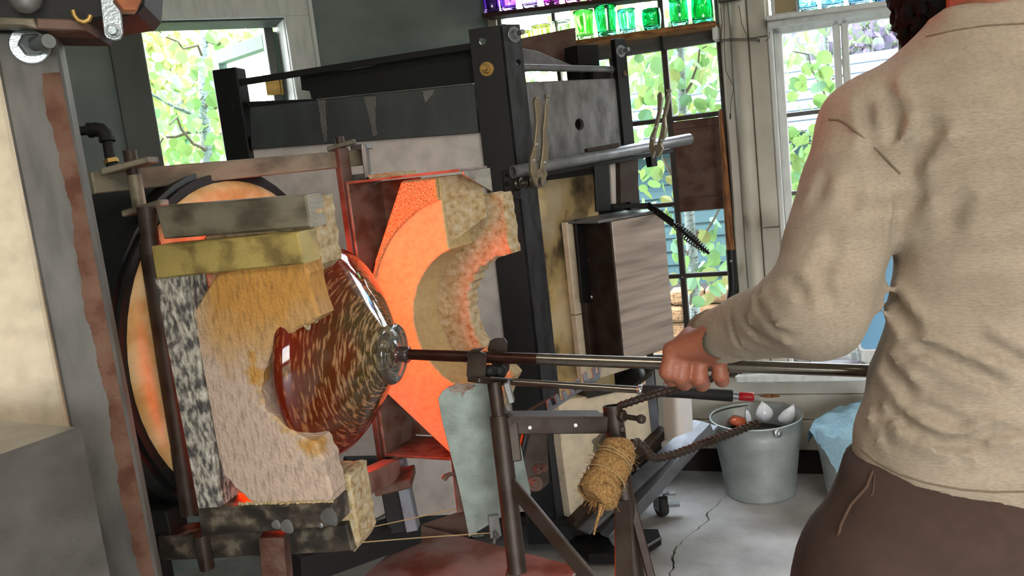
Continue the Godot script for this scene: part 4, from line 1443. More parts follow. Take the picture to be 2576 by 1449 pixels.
func right_door() -> void:
	var t := thing("reheating_door", "right half-door of the round furnace, swung open, its inner face orange in the firelight", "door", DR.at(0.15, 0.7))
	var st := mb()
	# steel tray
	st = mb()
	prism(st, PackedVector3Array([DR.at(0.035, 0.73, -0.13), DR.at(0.155, 0.73, -0.13), DR.at(0.155, 1.41, -0.13), DR.at(0.035, 1.41, -0.13)]), -DR.n * 0.005, 0.001)
	part("tray_back", st, M.tray_steel, t)
	st = mb()
	fbox(st, DR, 0.028, 0.037, 0.72, 1.42, -0.135, 0.012, 0.002)
	part("tray_side", st, M.tray_steel, t)
	st = mb()
	prism(st, PackedVector3Array([DR.at(0.03, 1.413, 0.012), DR.at(0.345, 1.413, 0.012), DR.at(0.345, 1.413, -0.13), DR.at(0.03, 1.413, -0.13)]), Vector3(0, 0.006, 0), 0.001)
	part("tray_top", st, M.tray_steel, t)
	st = mb()
	prism(st, PackedVector3Array([DR.at(0.03, 0.727, 0.012), DR.at(0.23, 0.727, 0.012), DR.at(0.30, 0.727, -0.13), DR.at(0.03, 0.727, -0.13)]), Vector3(0, -0.006, 0), 0.001)
	part("tray_bottom", st, M.tray_steel, t)
	st = mb()
	for r in [[0.105, 0.155, 1.345, 1.352], [0.105, 0.155, 1.295, 1.302], [0.105, 0.112, 1.30, 1.35]]:
		fbox(st, DR, r[0], r[1], r[2], r[3], -0.13, -0.115, 0.001)
	part("vent_frame", st, M.grey_steel, t)
	# cast refractory with half of the round hole
	var c := DR.at(0.345, 1.065, 0.0)
	var pg := PackedVector3Array([DR.at(0.185, 1.406), DR.at(0.283, 1.406), DR.at(0.286, 1.245)])
	pg.append_array(arc(c, DR.u, Vector3.UP, 0.180, 108, 247, 30, 0.0016))
	pg.append_array(PackedVector3Array([DR.at(0.285, 0.88), DR.at(0.285, 0.75), DR.at(0.222, 0.731), DR.at(0.055, 0.885), DR.at(0.045, 1.10), DR.at(0.08, 1.225)]))
	st = mb()
	prism(st, pg, -DR.n * 0.115, 0.003)
	part("cast_refractory", st, M.door_clay, t)
	# raised rough band outside the ring where the door shuts against the mouth
	var pad := PackedVector3Array([DR.at(0.083, 1.222, 0.010), DR.at(0.186, 1.404, 0.010), DR.at(0.282, 1.404, 0.010)])
	pad.append_array(arc(DR.at(0.345, 1.065, 0.010), DR.u, Vector3.UP, 0.296, 102.5, 168, 34, 0.0012))
	pad.append(DR.at(0.050, 1.112, 0.010))
	st = mb()
	prism(st, pad, -DR.n * 0.012, 0.003)
	part("raised_band", st, M.rough_clay, t)
	# outer shell of the door: crusty block beyond the split face
	st = mb()
	var q := PackedVector3Array([DR.at(0.20, 1.352, -0.115), DR.at(0.385, 1.352, -0.115), DR.at(0.393, 1.205, -0.115), DR.at(0.352, 1.20, -0.115)])
	q.append_array(arc(DR.at(0.40, 1.065, -0.115), DR.u, Vector3.UP, 0.145, 110, 244, 26, 0.005))
	q.append_array(PackedVector3Array([DR.at(0.36, 0.90, -0.115), DR.at(0.30, 0.80, -0.115), DR.at(0.15, 0.85, -0.115), DR.at(0.15, 1.25, -0.115)]))
	prism(st, ragged(q, 0.003), -DR.n * 0.05, 0.005)
	part("outer_block", st, M.clay_edge, t)
	st = mb()
	prism(st, ragged(PackedVector3Array([DR.at(0.286, 1.405, -0.006), DR.at(0.34, 1.408, -0.10), DR.at(0.345, 1.30, -0.10), DR.at(0.288, 1.25, -0.006)]), 0.001), -DR.u * 0.004, 0.0)
	part("split_face_crust", st, M.clay_edge, t)
	st = mb()
	prism(st, PackedVector3Array([DR.at(0.345, 1.413, 0.0), DR.at(0.345, 1.413, -0.135), DR.at(0.345, 1.355, -0.135), DR.at(0.345, 1.405, 0.0)]), DR.u * 0.005, 0.001)
	part("tray_corner", st, M.dull_steel, t)
	st = mb()
	prism(st, ragged(poly(DR, [925, 440, 1000, 433, 1005, 448, 930, 452], 0.0), 0.002), -DR.n * 0.08)
	part("top_crust", st, M.clay_edge, t)
	# hinge post
	st = mb()
	prism(st, PackedVector3Array([DR.at(0.012, 0.66, 0.02), DR.at(0.028, 0.66, 0.02), DR.at(0.03, 1.50, 0.02), DR.at(0.012, 1.50, 0.02)]), -DR.n * 0.04, 0.002)
	part("hinge_post", st, M.rust_steel, t)

func vessel() -> void:
	var tip := P(986, 890, 1.56)
	var ax := (P(986, 890, 1.56) - P(1740, 917, 1.40)).normalized()
	var t := thing("glass_vessel", "wide dark amber glass bowl flecked with pale green, held hot on the pipe end", "glass bowl", tip + ax * 0.1)
	var prof := []
	for q in [[0.016, -0.013], [0.030, -0.006], [0.036, 0.000], [0.052, 0.009], [0.085, 0.028], [0.118, 0.049], [0.146, 0.069], [0.168, 0.087], [0.184, 0.101], [0.194, 0.114], [0.198, 0.125], [0.195, 0.137], [0.186, 0.146], [0.165, 0.154], [0.130, 0.159], [0.060, 0.163], [0.000, 0.164]]:
		prof.append(Vector2(q[0], q[1] * 0.93))
	# smooth the outline
	var fine := []
	for i in prof.size() - 1:
		for k in 3:
			fine.append(prof[i].cubic_interpolate(prof[i + 1], prof[maxi(i - 1, 0)], prof[mini(i + 2, prof.size() - 1)], k / 3.0))
	fine.append(prof[-1])
	var total := 0.0
	for i in fine.size() - 1:
		total += fine[i].distance_to(fine[i + 1])
	M.vessel.uv1_scale = Vector3(1, 1.0 / total, 1)
	var st := mb()
	lathe(st, fine + [Vector2(0, -0.013)], tip, ax, 96)
	part("bowl", st, M.vessel, t)
	# clear moile on the pipe
	st = mb()
	lathe(st, [Vector2(0.0, 0.010), Vector2(0.03, 0.010), Vector2(0.050, 0.008), Vector2(0.057, 0.003), Vector2(0.058, -0.003), Vector2(0.055, -0.009), Vector2(0.046, -0.011), Vector2(0.041, -0.007), Vector2(0.030, -0.006), Vector2(0.024, -0.009), Vector2(0.015, -0.013), Vector2(0.0145, -0.024), Vector2(0.017, -0.029), Vector2(0.0155, -0.034), Vector2(0.012, -0.036), Vector2(0.0, -0.036)], tip, ax, 48)
	part("clear_foot", st, M.glass_clear, t)
	st = mb()
	lathe(st, [Vector2(0.040, 0.009), Vector2(0.052, 0.012), Vector2(0.055, 0.017), Vector2(0.050, 0.022), Vector2(0.036, 0.022)], tip, ax, 48)
	part("foot_ring", st, M.glass_clear, t)
	# the pipe
	var p := thing("blowpipe", "long steel blowpipe from the glass bowl to the glass-blower's hand", "blowpipe", P(1740, 917, 1.40))
	var hand := P(1740, 917, 1.40)
	var e0 := tip - ax * 0.012
	var e1 := hand - ax * 0.335
	st = mb()
	lathe(st, [Vector2(0.0, 0), Vector2(0.0095, 0), Vector2(0.0095, 0), Vector2(0.0105, 0.10), Vector2(0.0105, 0.27)], e0, -ax, 20)
	part("hot_end", st, M.hot_pipe, p)
	st = mb()
	lathe(st, [Vector2(0.0105, 0.27), Vector2(0.0105, e0.distance_to(e1)), Vector2(0.0105, e0.distance_to(e1)), Vector2(0, e0.distance_to(e1))], e0, -ax, 20)
	part("shaft", st, M.pipe_steel, p)

func to_floor(a: Vector3, b: Vector3) -> Vector3:
	return a + (b - a) * (a.y / (a.y - b.y))

func rebar(called: String, path: PackedVector3Array, r: float, parent: Node3D) -> void:
	# spline through the points, then a raised helix round the rod
	var fine := PackedVector3Array()
	for i in path.size() - 1:
		for k in 8:
			fine.append(path[i].cubic_interpolate(path[i + 1], path[maxi(i - 1, 0)], path[mini(i + 2, path.size() - 1)], k / 8.0))
	fine.append(path[-1])
	var st := mb()
	tube(st, fine, r, 12)
	var hel := PackedVector3Array()
	var turn := 0.0
	for i in fine.size() - 1:
		var d := fine[i].distance_to(fine[i + 1])
		var b := basis_for(fine[i + 1] - fine[i])
		var n := maxi(2, int(d / 0.0012))
		for k in n:
			hel.append(fine[i].lerp(fine[i + 1], float(k) / n) + (b[0] * cos(turn) + b[1] * sin(turn)) * r * 0.96)
			turn += d / n / 0.0105 * TAU
	tube(st, hel, r * 0.30, 5)
	part(called, st, M.brown_steel, parent)

func stand() -> void:
	var t := thing("pipe_stand", "welded dark steel stand with a roller yoke holding up the blowpipe", "stand", Vector3(0.05, 0, -1.4))
	var st := mb()
	var a := P(1243, 962, 1.505)
	var b := P(1255, 1046, 1.500)
	var c := P(1302, 1440, 1.485)
	st = mb()
	rod(st, a, b + (b - a) * 0.2, 0.0128, 16)
	part("yoke_stem", st, M.brown_steel, t)
	st = mb()
	rod(st, b, c, 0.0172, 18)
	part("post", st, M.brown_steel, t)
	# yoke: two flared plates on a base, with ball rollers between
	st = mb()
	var yf := Fr.new(P(1200, 920, 1.475), -14)
	prism(st, poly(yf, [1176, 900, 1184, 889, 1206, 885, 1221, 890, 1223, 905, 1220, 948, 1180, 957, 1173, 945], 0.0), -yf.n * 0.005, 0.001)
	prism(st, poly(yf, [1176, 900, 1184, 889, 1206, 885, 1216, 878, 1186, 880, 1170, 893], 0.012), -yf.n * 0.012, 0.001)
	part("yoke_plate", st, M.brown_steel, t)
	st = mb()
	prism(st, poly(yf, [1226, 878, 1232, 858, 1246, 851, 1268, 851, 1275, 862, 1273, 890, 1282, 905, 1280, 930, 1262, 962, 1236, 960, 1240, 930], -0.06), -yf.n * 0.005, 0.001)
	part("yoke_plate", st, M.brown_steel, t)
	st = mb()
	bar(st, P(1190, 955, 1.475), P(1262, 962, 1.535), 0.010, 0.03)
	bar(st, P(1205, 950, 1.475), P(1262, 955, 1.545), 0.005, 0.05)
	part("yoke_base", st, M.brown_steel, t)
	for q in [[1232, 934, 1.500], [1257, 932, 1.515]]:
		st = mb()
		var o := P(q[0], q[1], q[2])
		lathe(st, [Vector2(0, -0.010), Vector2(0.007, -0.010), Vector2(0.011, -0.006), Vector2(0.012, 0), Vector2(0.011, 0.006), Vector2(0.007, 0.010), Vector2(0, 0.010)], o, Vector3(0.5, 0.0, 0.85), 18)
		part("roller", st, M.soot_black, t)
	st = mb()
	cbox(st, P(1280, 985, 1.515), Vector3(0.006, 0.002, 0), Vector3(-0.003, 0.02, 0), Vector3(0, 0, 0.012), 0.002)
	part("stem_lug", st, M.grey_steel, t)
	# second post, cross bar
	var p2 := P(1540, 1020, 1.545)
	var p3 := P(1578, 1300, 1.545)
	var foot2 := to_floor(p2, p3)
	st = mb()
	var dn := (foot2 - p2).normalized()
	lathe(st, [Vector2(0.0145, 0.0), Vector2(0.018, 0.0), Vector2(0.018, 0.0), Vector2(0.018, 0.32), Vector2(0.018, 0.32), Vector2(0.0, 0.32), Vector2(0.0, 0.03), Vector2(0.0145, 0.03), Vector2(0.0145, 0.03)], p2, dn, 20)
	rod(st, p2 + dn * 0.3, foot2, 0.015, 14)
	part("post", st, M.brown_steel, t)
	st = mb()
	bar(st, P(1262, 1066, 1.505), P(1524, 1064, 1.545), 0.032, 0.03)
	bar(st, P(1272, 1044, 1.495), P(1512, 1042, 1.535), 0.004, 0.045)
	part("cross_bar", st, M.brown_steel, t)
	for q in [[1333, 1076], [1448, 1070]]:
		st = mb()
		lathe(st, [Vector2(0, 0.0012), Vector2(0.003, 0.001), Vector2(0.0034, 0)], P(q[0], q[1], 1.462), Vector3(0.1, 0.2, 1), 10)
		part("paint_drip", st, M.white_enamel, t)
	st = mb()
	bar(st, P(1288, 1060, 1.500), P(1299, 1160, 1.495), 0.02, 0.012, Vector3.RIGHT)
	part("gusset", st, M.brown_steel, t)
	# legs
	var l1 := to_floor(P(1285, 1215, 1.485), P(1470, 1440, 1.405))
	st = mb()
	bar(st, P(1285, 1215, 1.485), l1, 0.026, 0.010, Vector3(0.6, 0.6, 0.2))
	part("leg", st, M.brown_steel, t)
	var l2 := to_floor(P(1587, 1258, 1.545), P(1637, 1449, 1.505))
	st = mb()
	bar(st, P(1587, 1258, 1.545), l2, 0.016, 0.010, Vector3.RIGHT)
	part("leg", st, M.brown_steel, t)
	var l3 := to_floor(P(1290, 1240, 1.505), P(1180, 1900, 1.595))
	st = mb()
	bar(st, P(1300, 1400, 1.500), l3, 0.026, 0.010, Vector3.RIGHT)
	part("leg", st, M.brown_steel, t)
	st = mb()
	bar(st, P(1566, 1262, 1.530), to_floor(P(1566, 1262, 1.530), P(1568, 1440, 1.445)), 0.03, 0.014, Vector3.RIGHT)
	part("leg", st, M.brown_steel, t)
	# clamping screw
	st = mb()
	rod(st, P(1560, 1046, 1.535), P(1612, 1054, 1.505), 0.005)
	flat_nut(st, P(1560, 1046, 1.535), (P(1612, 1054, 1.505) - P(1560, 1046, 1.535)).normalized(), 0.012, 0.01)
	lathe(st, [Vector2(0, 0), Vector2(0.007, 0), Vector2(0.0085, 0.003), Vector2(0.0085, 0.009), Vector2(0.007, 0.012), Vector2(0, 0.012)], P(1606, 1053, 1.505), P(1612, 1054, 1.505) - P(1560, 1046, 1.535), 14)
	flat_nut(st, P(1562, 1082, 1.530), Vector3(1, 0, 0.2), 0.008, 0.008)
	part("clamp_screw", st, M.brown_steel, t)
	rebar("rebar_arm", PackedVector3Array([P(1556, 1022, 1.545), P(1620, 1000, 1.535), P(1690, 980, 1.525), P(1735, 968, 1.515), P(1860, 930, 1.545), P(1890, 915, 1.565)]), 0.0068, t)

	# hooked rebar arm with the wrapped grip
	var h := thing("rebar_hook", "bent twisted rebar arm reaching from the cloth-wrapped roll towards the bucket", "rebar arm", P(1590, 1120, 1.485))
	rebar("rebar_arm", PackedVector3Array([P(1560, 1130, 1.465), P(1586, 1118, 1.475), P(1606, 1114, 1.485), P(1622, 1128, 1.490), P(1634, 1145, 1.495), P(1652, 1152, 1.500), P(1700, 1142, 1.515), P(1780, 1112, 1.545), P(1850, 1086, 1.575), P(1905, 1064, 1.595)]), 0.0070, h)
	st = mb()
	var path := PackedVector3Array()
	var rr := []
	var s0 := P(1562, 1122, 1.470)
	var s1 := P(1497, 1258, 1.415)
	for i in 41:
		var f := i / 40.0
		path.append(s0.lerp(s1, f) + Vector3(rng.randf_range(-0.0008, 0.0008), rng.randf_range(-0.0008, 0.0008), 0))
		var r := 0.031 + 0.006 * f
		r -= 0.006 * exp(-pow((f - 0.27) / 0.035, 2.0)) + 0.005 * exp(-pow((f - 0.62) / 0.04, 2.0))
		if f < 0.06:
			r *= 0.75 + f * 4
		if f > 0.93:
			r *= 1.0 - pow((f - 0.93) / 0.07, 2.0) * 0.35
		rr.append(r + rng.randf_range(-0.0006, 0.0006))
	tube(st, path, rr, 26)
	part("wrapped_grip", st, M.rope, h)
	st = mb()
	for k in 130:
		var f := rng.randf()
		var ang := rng.randf() * TAU
		var bs := basis_for(s1 - s0)
		var d: Vector3 = bs[0] * cos(ang) + bs[1] * sin(ang)
		var o: Vector3 = s0.lerp(s1, f) + d * (rr[int(f * 40)] - 0.001)
		if k > 95:
			o = s1 + bs[2] * 0.002 + d * rng.randf() * 0.02
			d = bs[2]
		rod(st, o, o + (d + bs[2] * rng.randf_range(-0.5, 1.0) + Vector3(rng.randf_range(-1, 1), rng.randf_range(-1, 1), rng.randf_range(-1, 1)) * 0.6) * rng.randf_range(0.004, 0.011), 0.0006, 3)
	part("loose_fibres", st, M.rope, h).set_meta("kind", "stuff")
	for q in [[0.24, 0.032], [0.30, 0.0335], [0.60, 0.036]]:
		st = mb()
		var bs := basis_for(s1 - s0)
		var ring := PackedVector3Array()
		for k in 28:
			var an := TAU * k / 28
			ring.append(s0.lerp(s1, q[0] + 0.03 * sin(an)) + (bs[0] * cos(an) + bs[1] * sin(an)) * q[1])
		tube(st, ring, 0.0012, 5, true)
		part("binding_twine", st, M.twine, h)
	st = mb()
	tube(st, PackedVector3Array([P(1512, 1268, 1.405), P(1508, 1290, 1.400), P(1500, 1318, 1.395), P(1494, 1345, 1.395)]), [0.0045, 0.003, 0.0025, 0.0015], 7)
	tube(st, PackedVector3Array([P(1515, 1262, 1.405), P(1520, 1275, 1.400), P(1512, 1300, 1.395)]), [0.002, 0.0016, 0.001], 5)
	part("frayed_end", st, M.rope, h)

	# notched tool rack and the rod that lies on it
	var k := thing("notched_rack", "grey steel tool rack with square notches along its top edge", "tool rack", P(1440, 1000, 1.72))
	var rf := Fr.new(P(1440, 1000, 1.72), 12)
	st = mb()
	prism(st, poly(rf, [1376, 1010, 1384, 1004, 1391, 1021, 1400, 1017, 1395, 997, 1404, 991, 1412, 1009, 1420, 1004, 1413, 987, 1421, 981, 1430, 998, 1438, 993, 1430, 970, 1440, 965, 1446, 986, 1454, 981, 1447, 956, 1458, 952, 1463, 972, 1471, 967, 1465, 945, 1477, 936, 1481, 957, 1493, 951, 1489, 928, 1498, 924, 1501, 942, 1507, 939, 1504, 925, 1511, 925, 1511, 952, 1378, 1040]), -rf.n * 0.006, 0.0008)
	part("notched_bar", st, M.cart_blue, k)
	st = mb()
	bar(st, hit(rf, 1330, 1046, -0.02), hit(rf, 1396, 1008, -0.02), 0.02, 0.02)
	rod(st, hit(rf, 1335, 1040, -0.02), hit(rf, 1300, 1190, -0.02), 0.009, 10)
	part("rack_arm", st, M.black_steel, k)
	var g := thing("gripped_rod", "thin polished rod with a black foam grip and red end cap across the rack", "rod", P(1640, 978, 1.64))
	var r0 := P(1262, 959, 1.74)
	var r1 := P(1898, 999, 1.60)
	var rd := (r1 - r0).normalized()
	var at := func(x: float) -> float: return r0.distance_to(r1) * (x - 1262.0) / 636.0
	st = mb()
	rod(st, r0, r0 + rd * at.call(1620.0), 0.0075, 14)
	part("rod", st, M.pipe_steel, g)
	st = mb()
	lathe(st, [Vector2(0, 0), Vector2(0.0095, 0), Vector2(0.0105, 0.002), Vector2(0.0105, 0.010), Vector2(0, 0.010)], r0 + rd * at.call(1617.0), rd, 18)
	rod(st, r0 + rd * at.call(1846.0), r0 + rd * at.call(1866.0), 0.007, 14)
	part("ferrule", st, M.zinc, g)
	st = mb()
	var gl: float = at.call(1848.0) - at.call(1630.0)
	lathe(st, [Vector2(0, 0), Vector2(0.0105, 0), Vector2(0.0115, 0.003), Vector2(0.0108, gl * 0.5), Vector2(0.0118, gl - 0.003), Vector2(0.0105, gl), Vector2(0, gl)], r0 + rd * at.call(1630.0), rd, 20)
	part("foam_grip", st, M.rubber, g)
	st = mb()
	lathe(st, [Vector2(0, 0), Vector2(0.0078, 0), Vector2(0.0085, 0.002), Vector2(0.0085, 0.024), Vector2(0.0075, 0.028), Vector2(0, 0.028)], r0 + rd * at.call(1862.0), rd, 18)
	part("end_cap", st, M.red_plastic, g)

	# galvanised shield
	var sf := Fr.new(P(1200, 1150, 1.60), 6)
	var s := thing("heat_shield", "torn galvanised sheet hanging as a heat shield behind the stand post", "metal sheet", hit(sf, 1200, 1340))
	st = mb()
	prism(st, poly(sf, [1102, 1003, 1112, 985, 1130, 972, 1170, 966, 1240, 962, 1285, 1050, 1310, 1120, 1336, 1244, 1262, 1300, 1180, 1351, 1168, 1290, 1148, 1200, 1125, 1110, 1112, 1060]), -sf.n * 0.002, 0.0004)
	part("sheet", st, M.galvanised, s)
	st = mb()
	prism(st, ragged(poly(sf, [1128, 975, 1140, 988, 1160, 986, 1163, 1000, 1172, 984, 1190, 978, 1196, 970, 1150, 962], 0.006), 0.003, 0.006), -sf.n * 0.004)
	part("scale_flakes", st, M.tray_steel, s)
	st = mb()
	prism(st, poly(sf, [1134, 1150, 1142, 1148, 1170, 1290, 1150, 1292], -0.03), -sf.n * 0.03, 0.002)
	part("edge_angle", st, M.rust_steel, s)
	st = mb()
	tube(st, PackedVector3Array([P(1145, 1192, 1.62), P(1130, 1193, 1.61), P(1120, 1200, 1.60), P(1116, 1206, 1.60)]), [0.004, 0.004, 0.0065, 0.006], 10)
	part("wing_handle", st, M.rust_steel, s)
	st = mb()
	prism(st, poly(sf, [1228, 1300, 1254, 1296, 1262, 1348, 1234, 1356], 0.01), -sf.n * 0.02, 0.001)
	flat_nut(st, hit(sf, 1248, 1345, 0.02), Vector3(0, -1, 0), 0.007, 0.006)
	rod(st, hit(sf, 1246, 1340, 0.02), hit(sf, 1243, 1366, 0.02), 0.003)
	part("bracket", st, M.grey_steel, s)
	var bp := thing("pivot_plate", "dark drilled steel pivot plate behind the heat shield", "bracket", P(1345, 1240, 1.86))
	var bf := Fr.new(P(1345, 1160, 1.86), 10)
	st = mb()
	prism(st, poly(bf, [1296, 1080, 1376, 1078, 1383, 1215, 1360, 1236, 1330, 1240, 1318, 1180]), -bf.n * 0.012, 0.002)
	part("plate", st, M.brown_steel, bp)
	for q in [[1352, 1180, 0.012], [1368, 1176, 0.010], [1346, 1216, 0.018]]:
		st = mb()
		washer(st, hit(bf, q[0], q[1]), bf.n, q[2], 0.004)
		flat_nut(st, hit(bf, q[0], q[1], 0.004), bf.n, q[2] * 0.55, 0.005)
		part("bolt", st, M.rust_steel, bp)
	# low copper-brown table
	var ct := thing("steel_table", "low table topped with a copper-brown heat-tinted steel plate", "table", Vector3(-0.15, 0, -1.9))
	var c0 := level(1057, 1321, 0.45)
	var c1 := level(1434, 1420, 0.45)
	var c2 := level(912, 1452, 0.45)
	var far := c0 + (c1 - c0) * 1.05
	st = mb()
	prism(st, PackedVector3Array([c0, far, far + (c2 - c0) * 2.2, c0 + (c2 - c0) * 2.2]), Vector3(0, -0.008, 0), 0.001)
	part("table_top", st, M.copper_plate, ct)
	for q in [[0.08, 0.1], [0.95, 0.1], [0.08, 2.1], [0.95, 2.1]]:
		st = mb()
		var o: Vector3 = c0 + (c1 - c0) * q[0] + (c2 - c0) * q[1]
		bar(st, Vector3(o.x, 0, o.z), Vector3(o.x, 0.441, o.z), 0.03, 0.03, Vector3.RIGHT)
		part("leg", st, M.soot_black, ct)
	st = mb()
	prism(st, PackedVector3Array([c0 + Vector3(0, 0.001, 0), level(1166, 1283, 0.50), level(1176, 1310, 0.47)]), Vector3(0.0, -0.05, -0.005), 0.001)
	part("folded_edge", st, M.rust_steel, ct)
	var tw := thing("twine", "two thin strands of twine stretched from the left half-door to the shield", "twine", P(1000, 1330, 1.6))
	st = mb()
	for q in [[P(905, 1332, 1.46), P(1000, 1312, 1.6), P(1150, 1279, 1.72)], [P(912, 1364, 1.44), P(1060, 1352, 1.55), P(1240, 1340, 1.62)]]:
		tube(st, PackedVector3Array(q), 0.0012, 5)
	part("strand", st, M.twine, tw)

func foreground() -> void:
	var f := Fr.new(P(160, 600, 1.1), 20)
	var t := thing("steel_column", "rusty grey square steel column at the left edge with a big threaded bolt", "column", f.at(0, 0, -0.03))
	var st := mb()
	fbox(st, f, -0.036, 0.036, 0.0, 1.655, -0.072, 0.0, 0.004)
	part("post", st, M.column_steel, t)
	st = mb()
	var pg := PackedVector3Array()
	var r2 := PackedVector3Array()
	for i in 420:
		var v := 0.02 + 1.58 * i / 419.0
		pg.append(f.at(0.012 + 0.0025 * sin(v * 23.0) + 0.0012 * sin(v * 71.0 + 1.0) + 0.0008 * sin(v * 190.0) + rng.randf_range(-0.0007, 0.0007), v, 0.0005))
		r2.append(f.at(0.0325, v, 0.0005))
	r2.reverse()
	pg.append_array(r2)
	prism(st, pg, -f.n * 0.0008)
	part("rust_scale", st, M.orange_rust, t)
	var ax := (P(157, 96, 1.015) - P(75, 114, 1.085)).normalized()
	var o := f.at(-0.012, 0, 0.0)
	o = hit(f, 76, 114, 0.0)
	st = mb()
	washer(st, o, f.n, 0.024, 0.0035)
	part("washer", st, M.zinc, t)
	st = mb()
	flat_nut(st, o + f.n * 0.0035, ax, 0.0145, 0.012)
	part("nut", st, M.zinc, t)
	st = mb()
	var L := 0.062
	var prof := [Vector2(0, 0)]
	for i in 30:
		prof.append(Vector2(0.0088, L * i / 30.0))
		prof.append(Vector2(0.0078, L * (i + 0.5) / 30.0))
	prof += [Vector2(0.0084, L), Vector2(0.0084, L), Vector2(0.0, L)]
	lathe(st, prof, o, ax, 22)
	part("threaded_rod", st, M.zinc, t)
	# overhead arm
	var b := thing("overhead_arm", "dark greasy steel arm across the top of the column with a bright link plate", "machine arm", P(150, 60, 1.05))
	st = mb()
	var g := Fr.new(P(150, 60, 1.03), 12)
	prism(st, poly(g, [-60, -120, 372, -120, 362, 12, 344, 34, 226, 54, 222, 78, 90, 76, 60, 62, -60, 66]), -g.n * 0.12, 0.004)
	part("arm", st, M.soot_black, b)
	st = mb()
	prism(st, poly(g, [-60, 42, 84, 45, 96, 74, 60, 66, -60, 64], 0.004), -g.n * 0.03, 0.002)
	part("shim_plate", st, M.dull_steel, b)
	st = mb()
	prism(st, poly(g, [90, 45, 180, 48, 224, 60, 222, 80, 92, 74], 0.004), -g.n * 0.05, 0.002)
	part("flange", st, M.rust_steel, b)
	st = mb()
	lathe(st, [Vector2(0, 0.02), Vector2(0.012, 0.018), Vector2(0.019, 0.010), Vector2(0.020, 0.0), Vector2(0.0, 0.0)], hit(g, 68, -4, 0.0), g.n, 24)
	part("boss", st, M.grey_steel, b)
	st = mb()
	prism(st, poly(g, [246, -60, 296, -60, 309, 84, 303, 98, 286, 102, 268, 96, 262, 86], 0.03), -g.n * 0.004, 0.0008)
	part("link_plate", st, M.zinc, b)
	st = mb()
	washer(st, hit(g, 286, 78, 0.03), g.n, 0.0085, 0.002)
	flat_nut(st, hit(g, 286, 78, 0.032), g.n, 0.0065, 0.008)
	rod(st, hit(g, 286, 78, 0.04), hit(g, 286, 78, 0.046), 0.003)
	part("link_nut", st, M.zinc, b)
	st = mb()
	flat_nut(st, hit(g, 316, 8, 0.02), (g.n + g.u * 0.4).normalized(), 0.0155, 0.018)
	part("hex_bolt", st, M.copper_bolt, b)
	st = mb()
	var w := PackedVector3Array()
	for q in [[183, 26], [188, 40], [198, 52], [212, 56], [224, 50], [228, 38]]:
		w.append(hit(g, q[0], q[1], 0.012))
	tube(st, w, 0.003, 8)
	part("hook", st, M.brass, b)
	# cream board and the steel bench in front of it
	var cf := Fr.new(P(60, 600, 1.26), 16)
	var cb := thing("insulation_board", "bright cream insulating board standing behind the steel column", "board", cf.at(-0.05, 0, 0))
	st = mb()
	prism(st, poly(cf, [-110, 90, -20, 140, -2, 190, 170, 1078, 172, 1449, 175, 1900, -400, 1900, -400, 60]), -cf.n * 0.03, 0.004)
	part("board", st, M.cream_board, cb)
	var k := thing("steel_bench", "smooth grey steel bench block in the bottom left corner", "bench", P(100, 1300, 0.85))
	st = mb()
	var c := P(203, 1073, 0.95)
	var l1 := level(0, 1145, c.y)
	var fd := (l1 - c).normalized()
	var back := Vector3(fd.z, 0, -fd.x) * -1.0
	var top := PackedVector3Array([c, c + fd * 0.45, c + fd * 0.45 + back * 0.5, c + back * 0.5])
	prism(st, top, Vector3(0, -1.1, 0), 0.003)
	part("bench_body", st, M.bench_steel, k)
	st = mb()
	var i2 := PackedVector3Array()
	for p in top:
		i2.append(p + Vector3(0, -1.1, 0) - (fd + back) * 0.0 + (fd + back) * 0.02)
	prism(st, i2, Vector3(0, -(c.y - 1.1) + 0.001, 0), 0.002)
	part("bench_foot", st, M.soot_black, k)
	# gas pipe elbow above the drum
	var e := thing("gas_pipe", "black iron gas pipe with an elbow turning down beside the column", "pipe", P(280, 400, 1.95))
	st = mb()
	tube(st, PackedVector3Array([P(60, 338, 1.9), P(190, 331, 1.9), P(236, 327, 1.9)]), 0.0105, 14)
	part("pipe", st, M.soot_black, e)
	st = mb()
	tube(st, PackedVector3Array([P(226, 328, 1.9), P(240, 326, 1.9), P(256, 328, 1.9), P(266, 338, 1.9), P(270, 354, 1.9)]), [0.0150, 0.0165, 0.0165, 0.0165, 0.0150], 16)
	tube(st, PackedVector3Array([P(224, 328, 1.9), P(232, 327, 1.9)]), 0.0175, 16)
	tube(st, PackedVector3Array([P(269, 347, 1.9), P(271, 356, 1.9)]), 0.0175, 16)
	part("elbow", st, M.soot_black, e)
	st = mb()
	tube(st, PackedVector3Array([P(270, 355, 1.9), P(279, 408, 1.9), P(290, 480, 1.9)]), 0.0115, 14)
	part("down_pipe", st, M.soot_black, e)
	st = mb()
	flat_nut(st, P(282, 411, 1.9), P(279, 402, 1.9) - P(282, 411, 1.9), 0.0165, 0.011)
	part("brass_nut", st, M.brass, e)

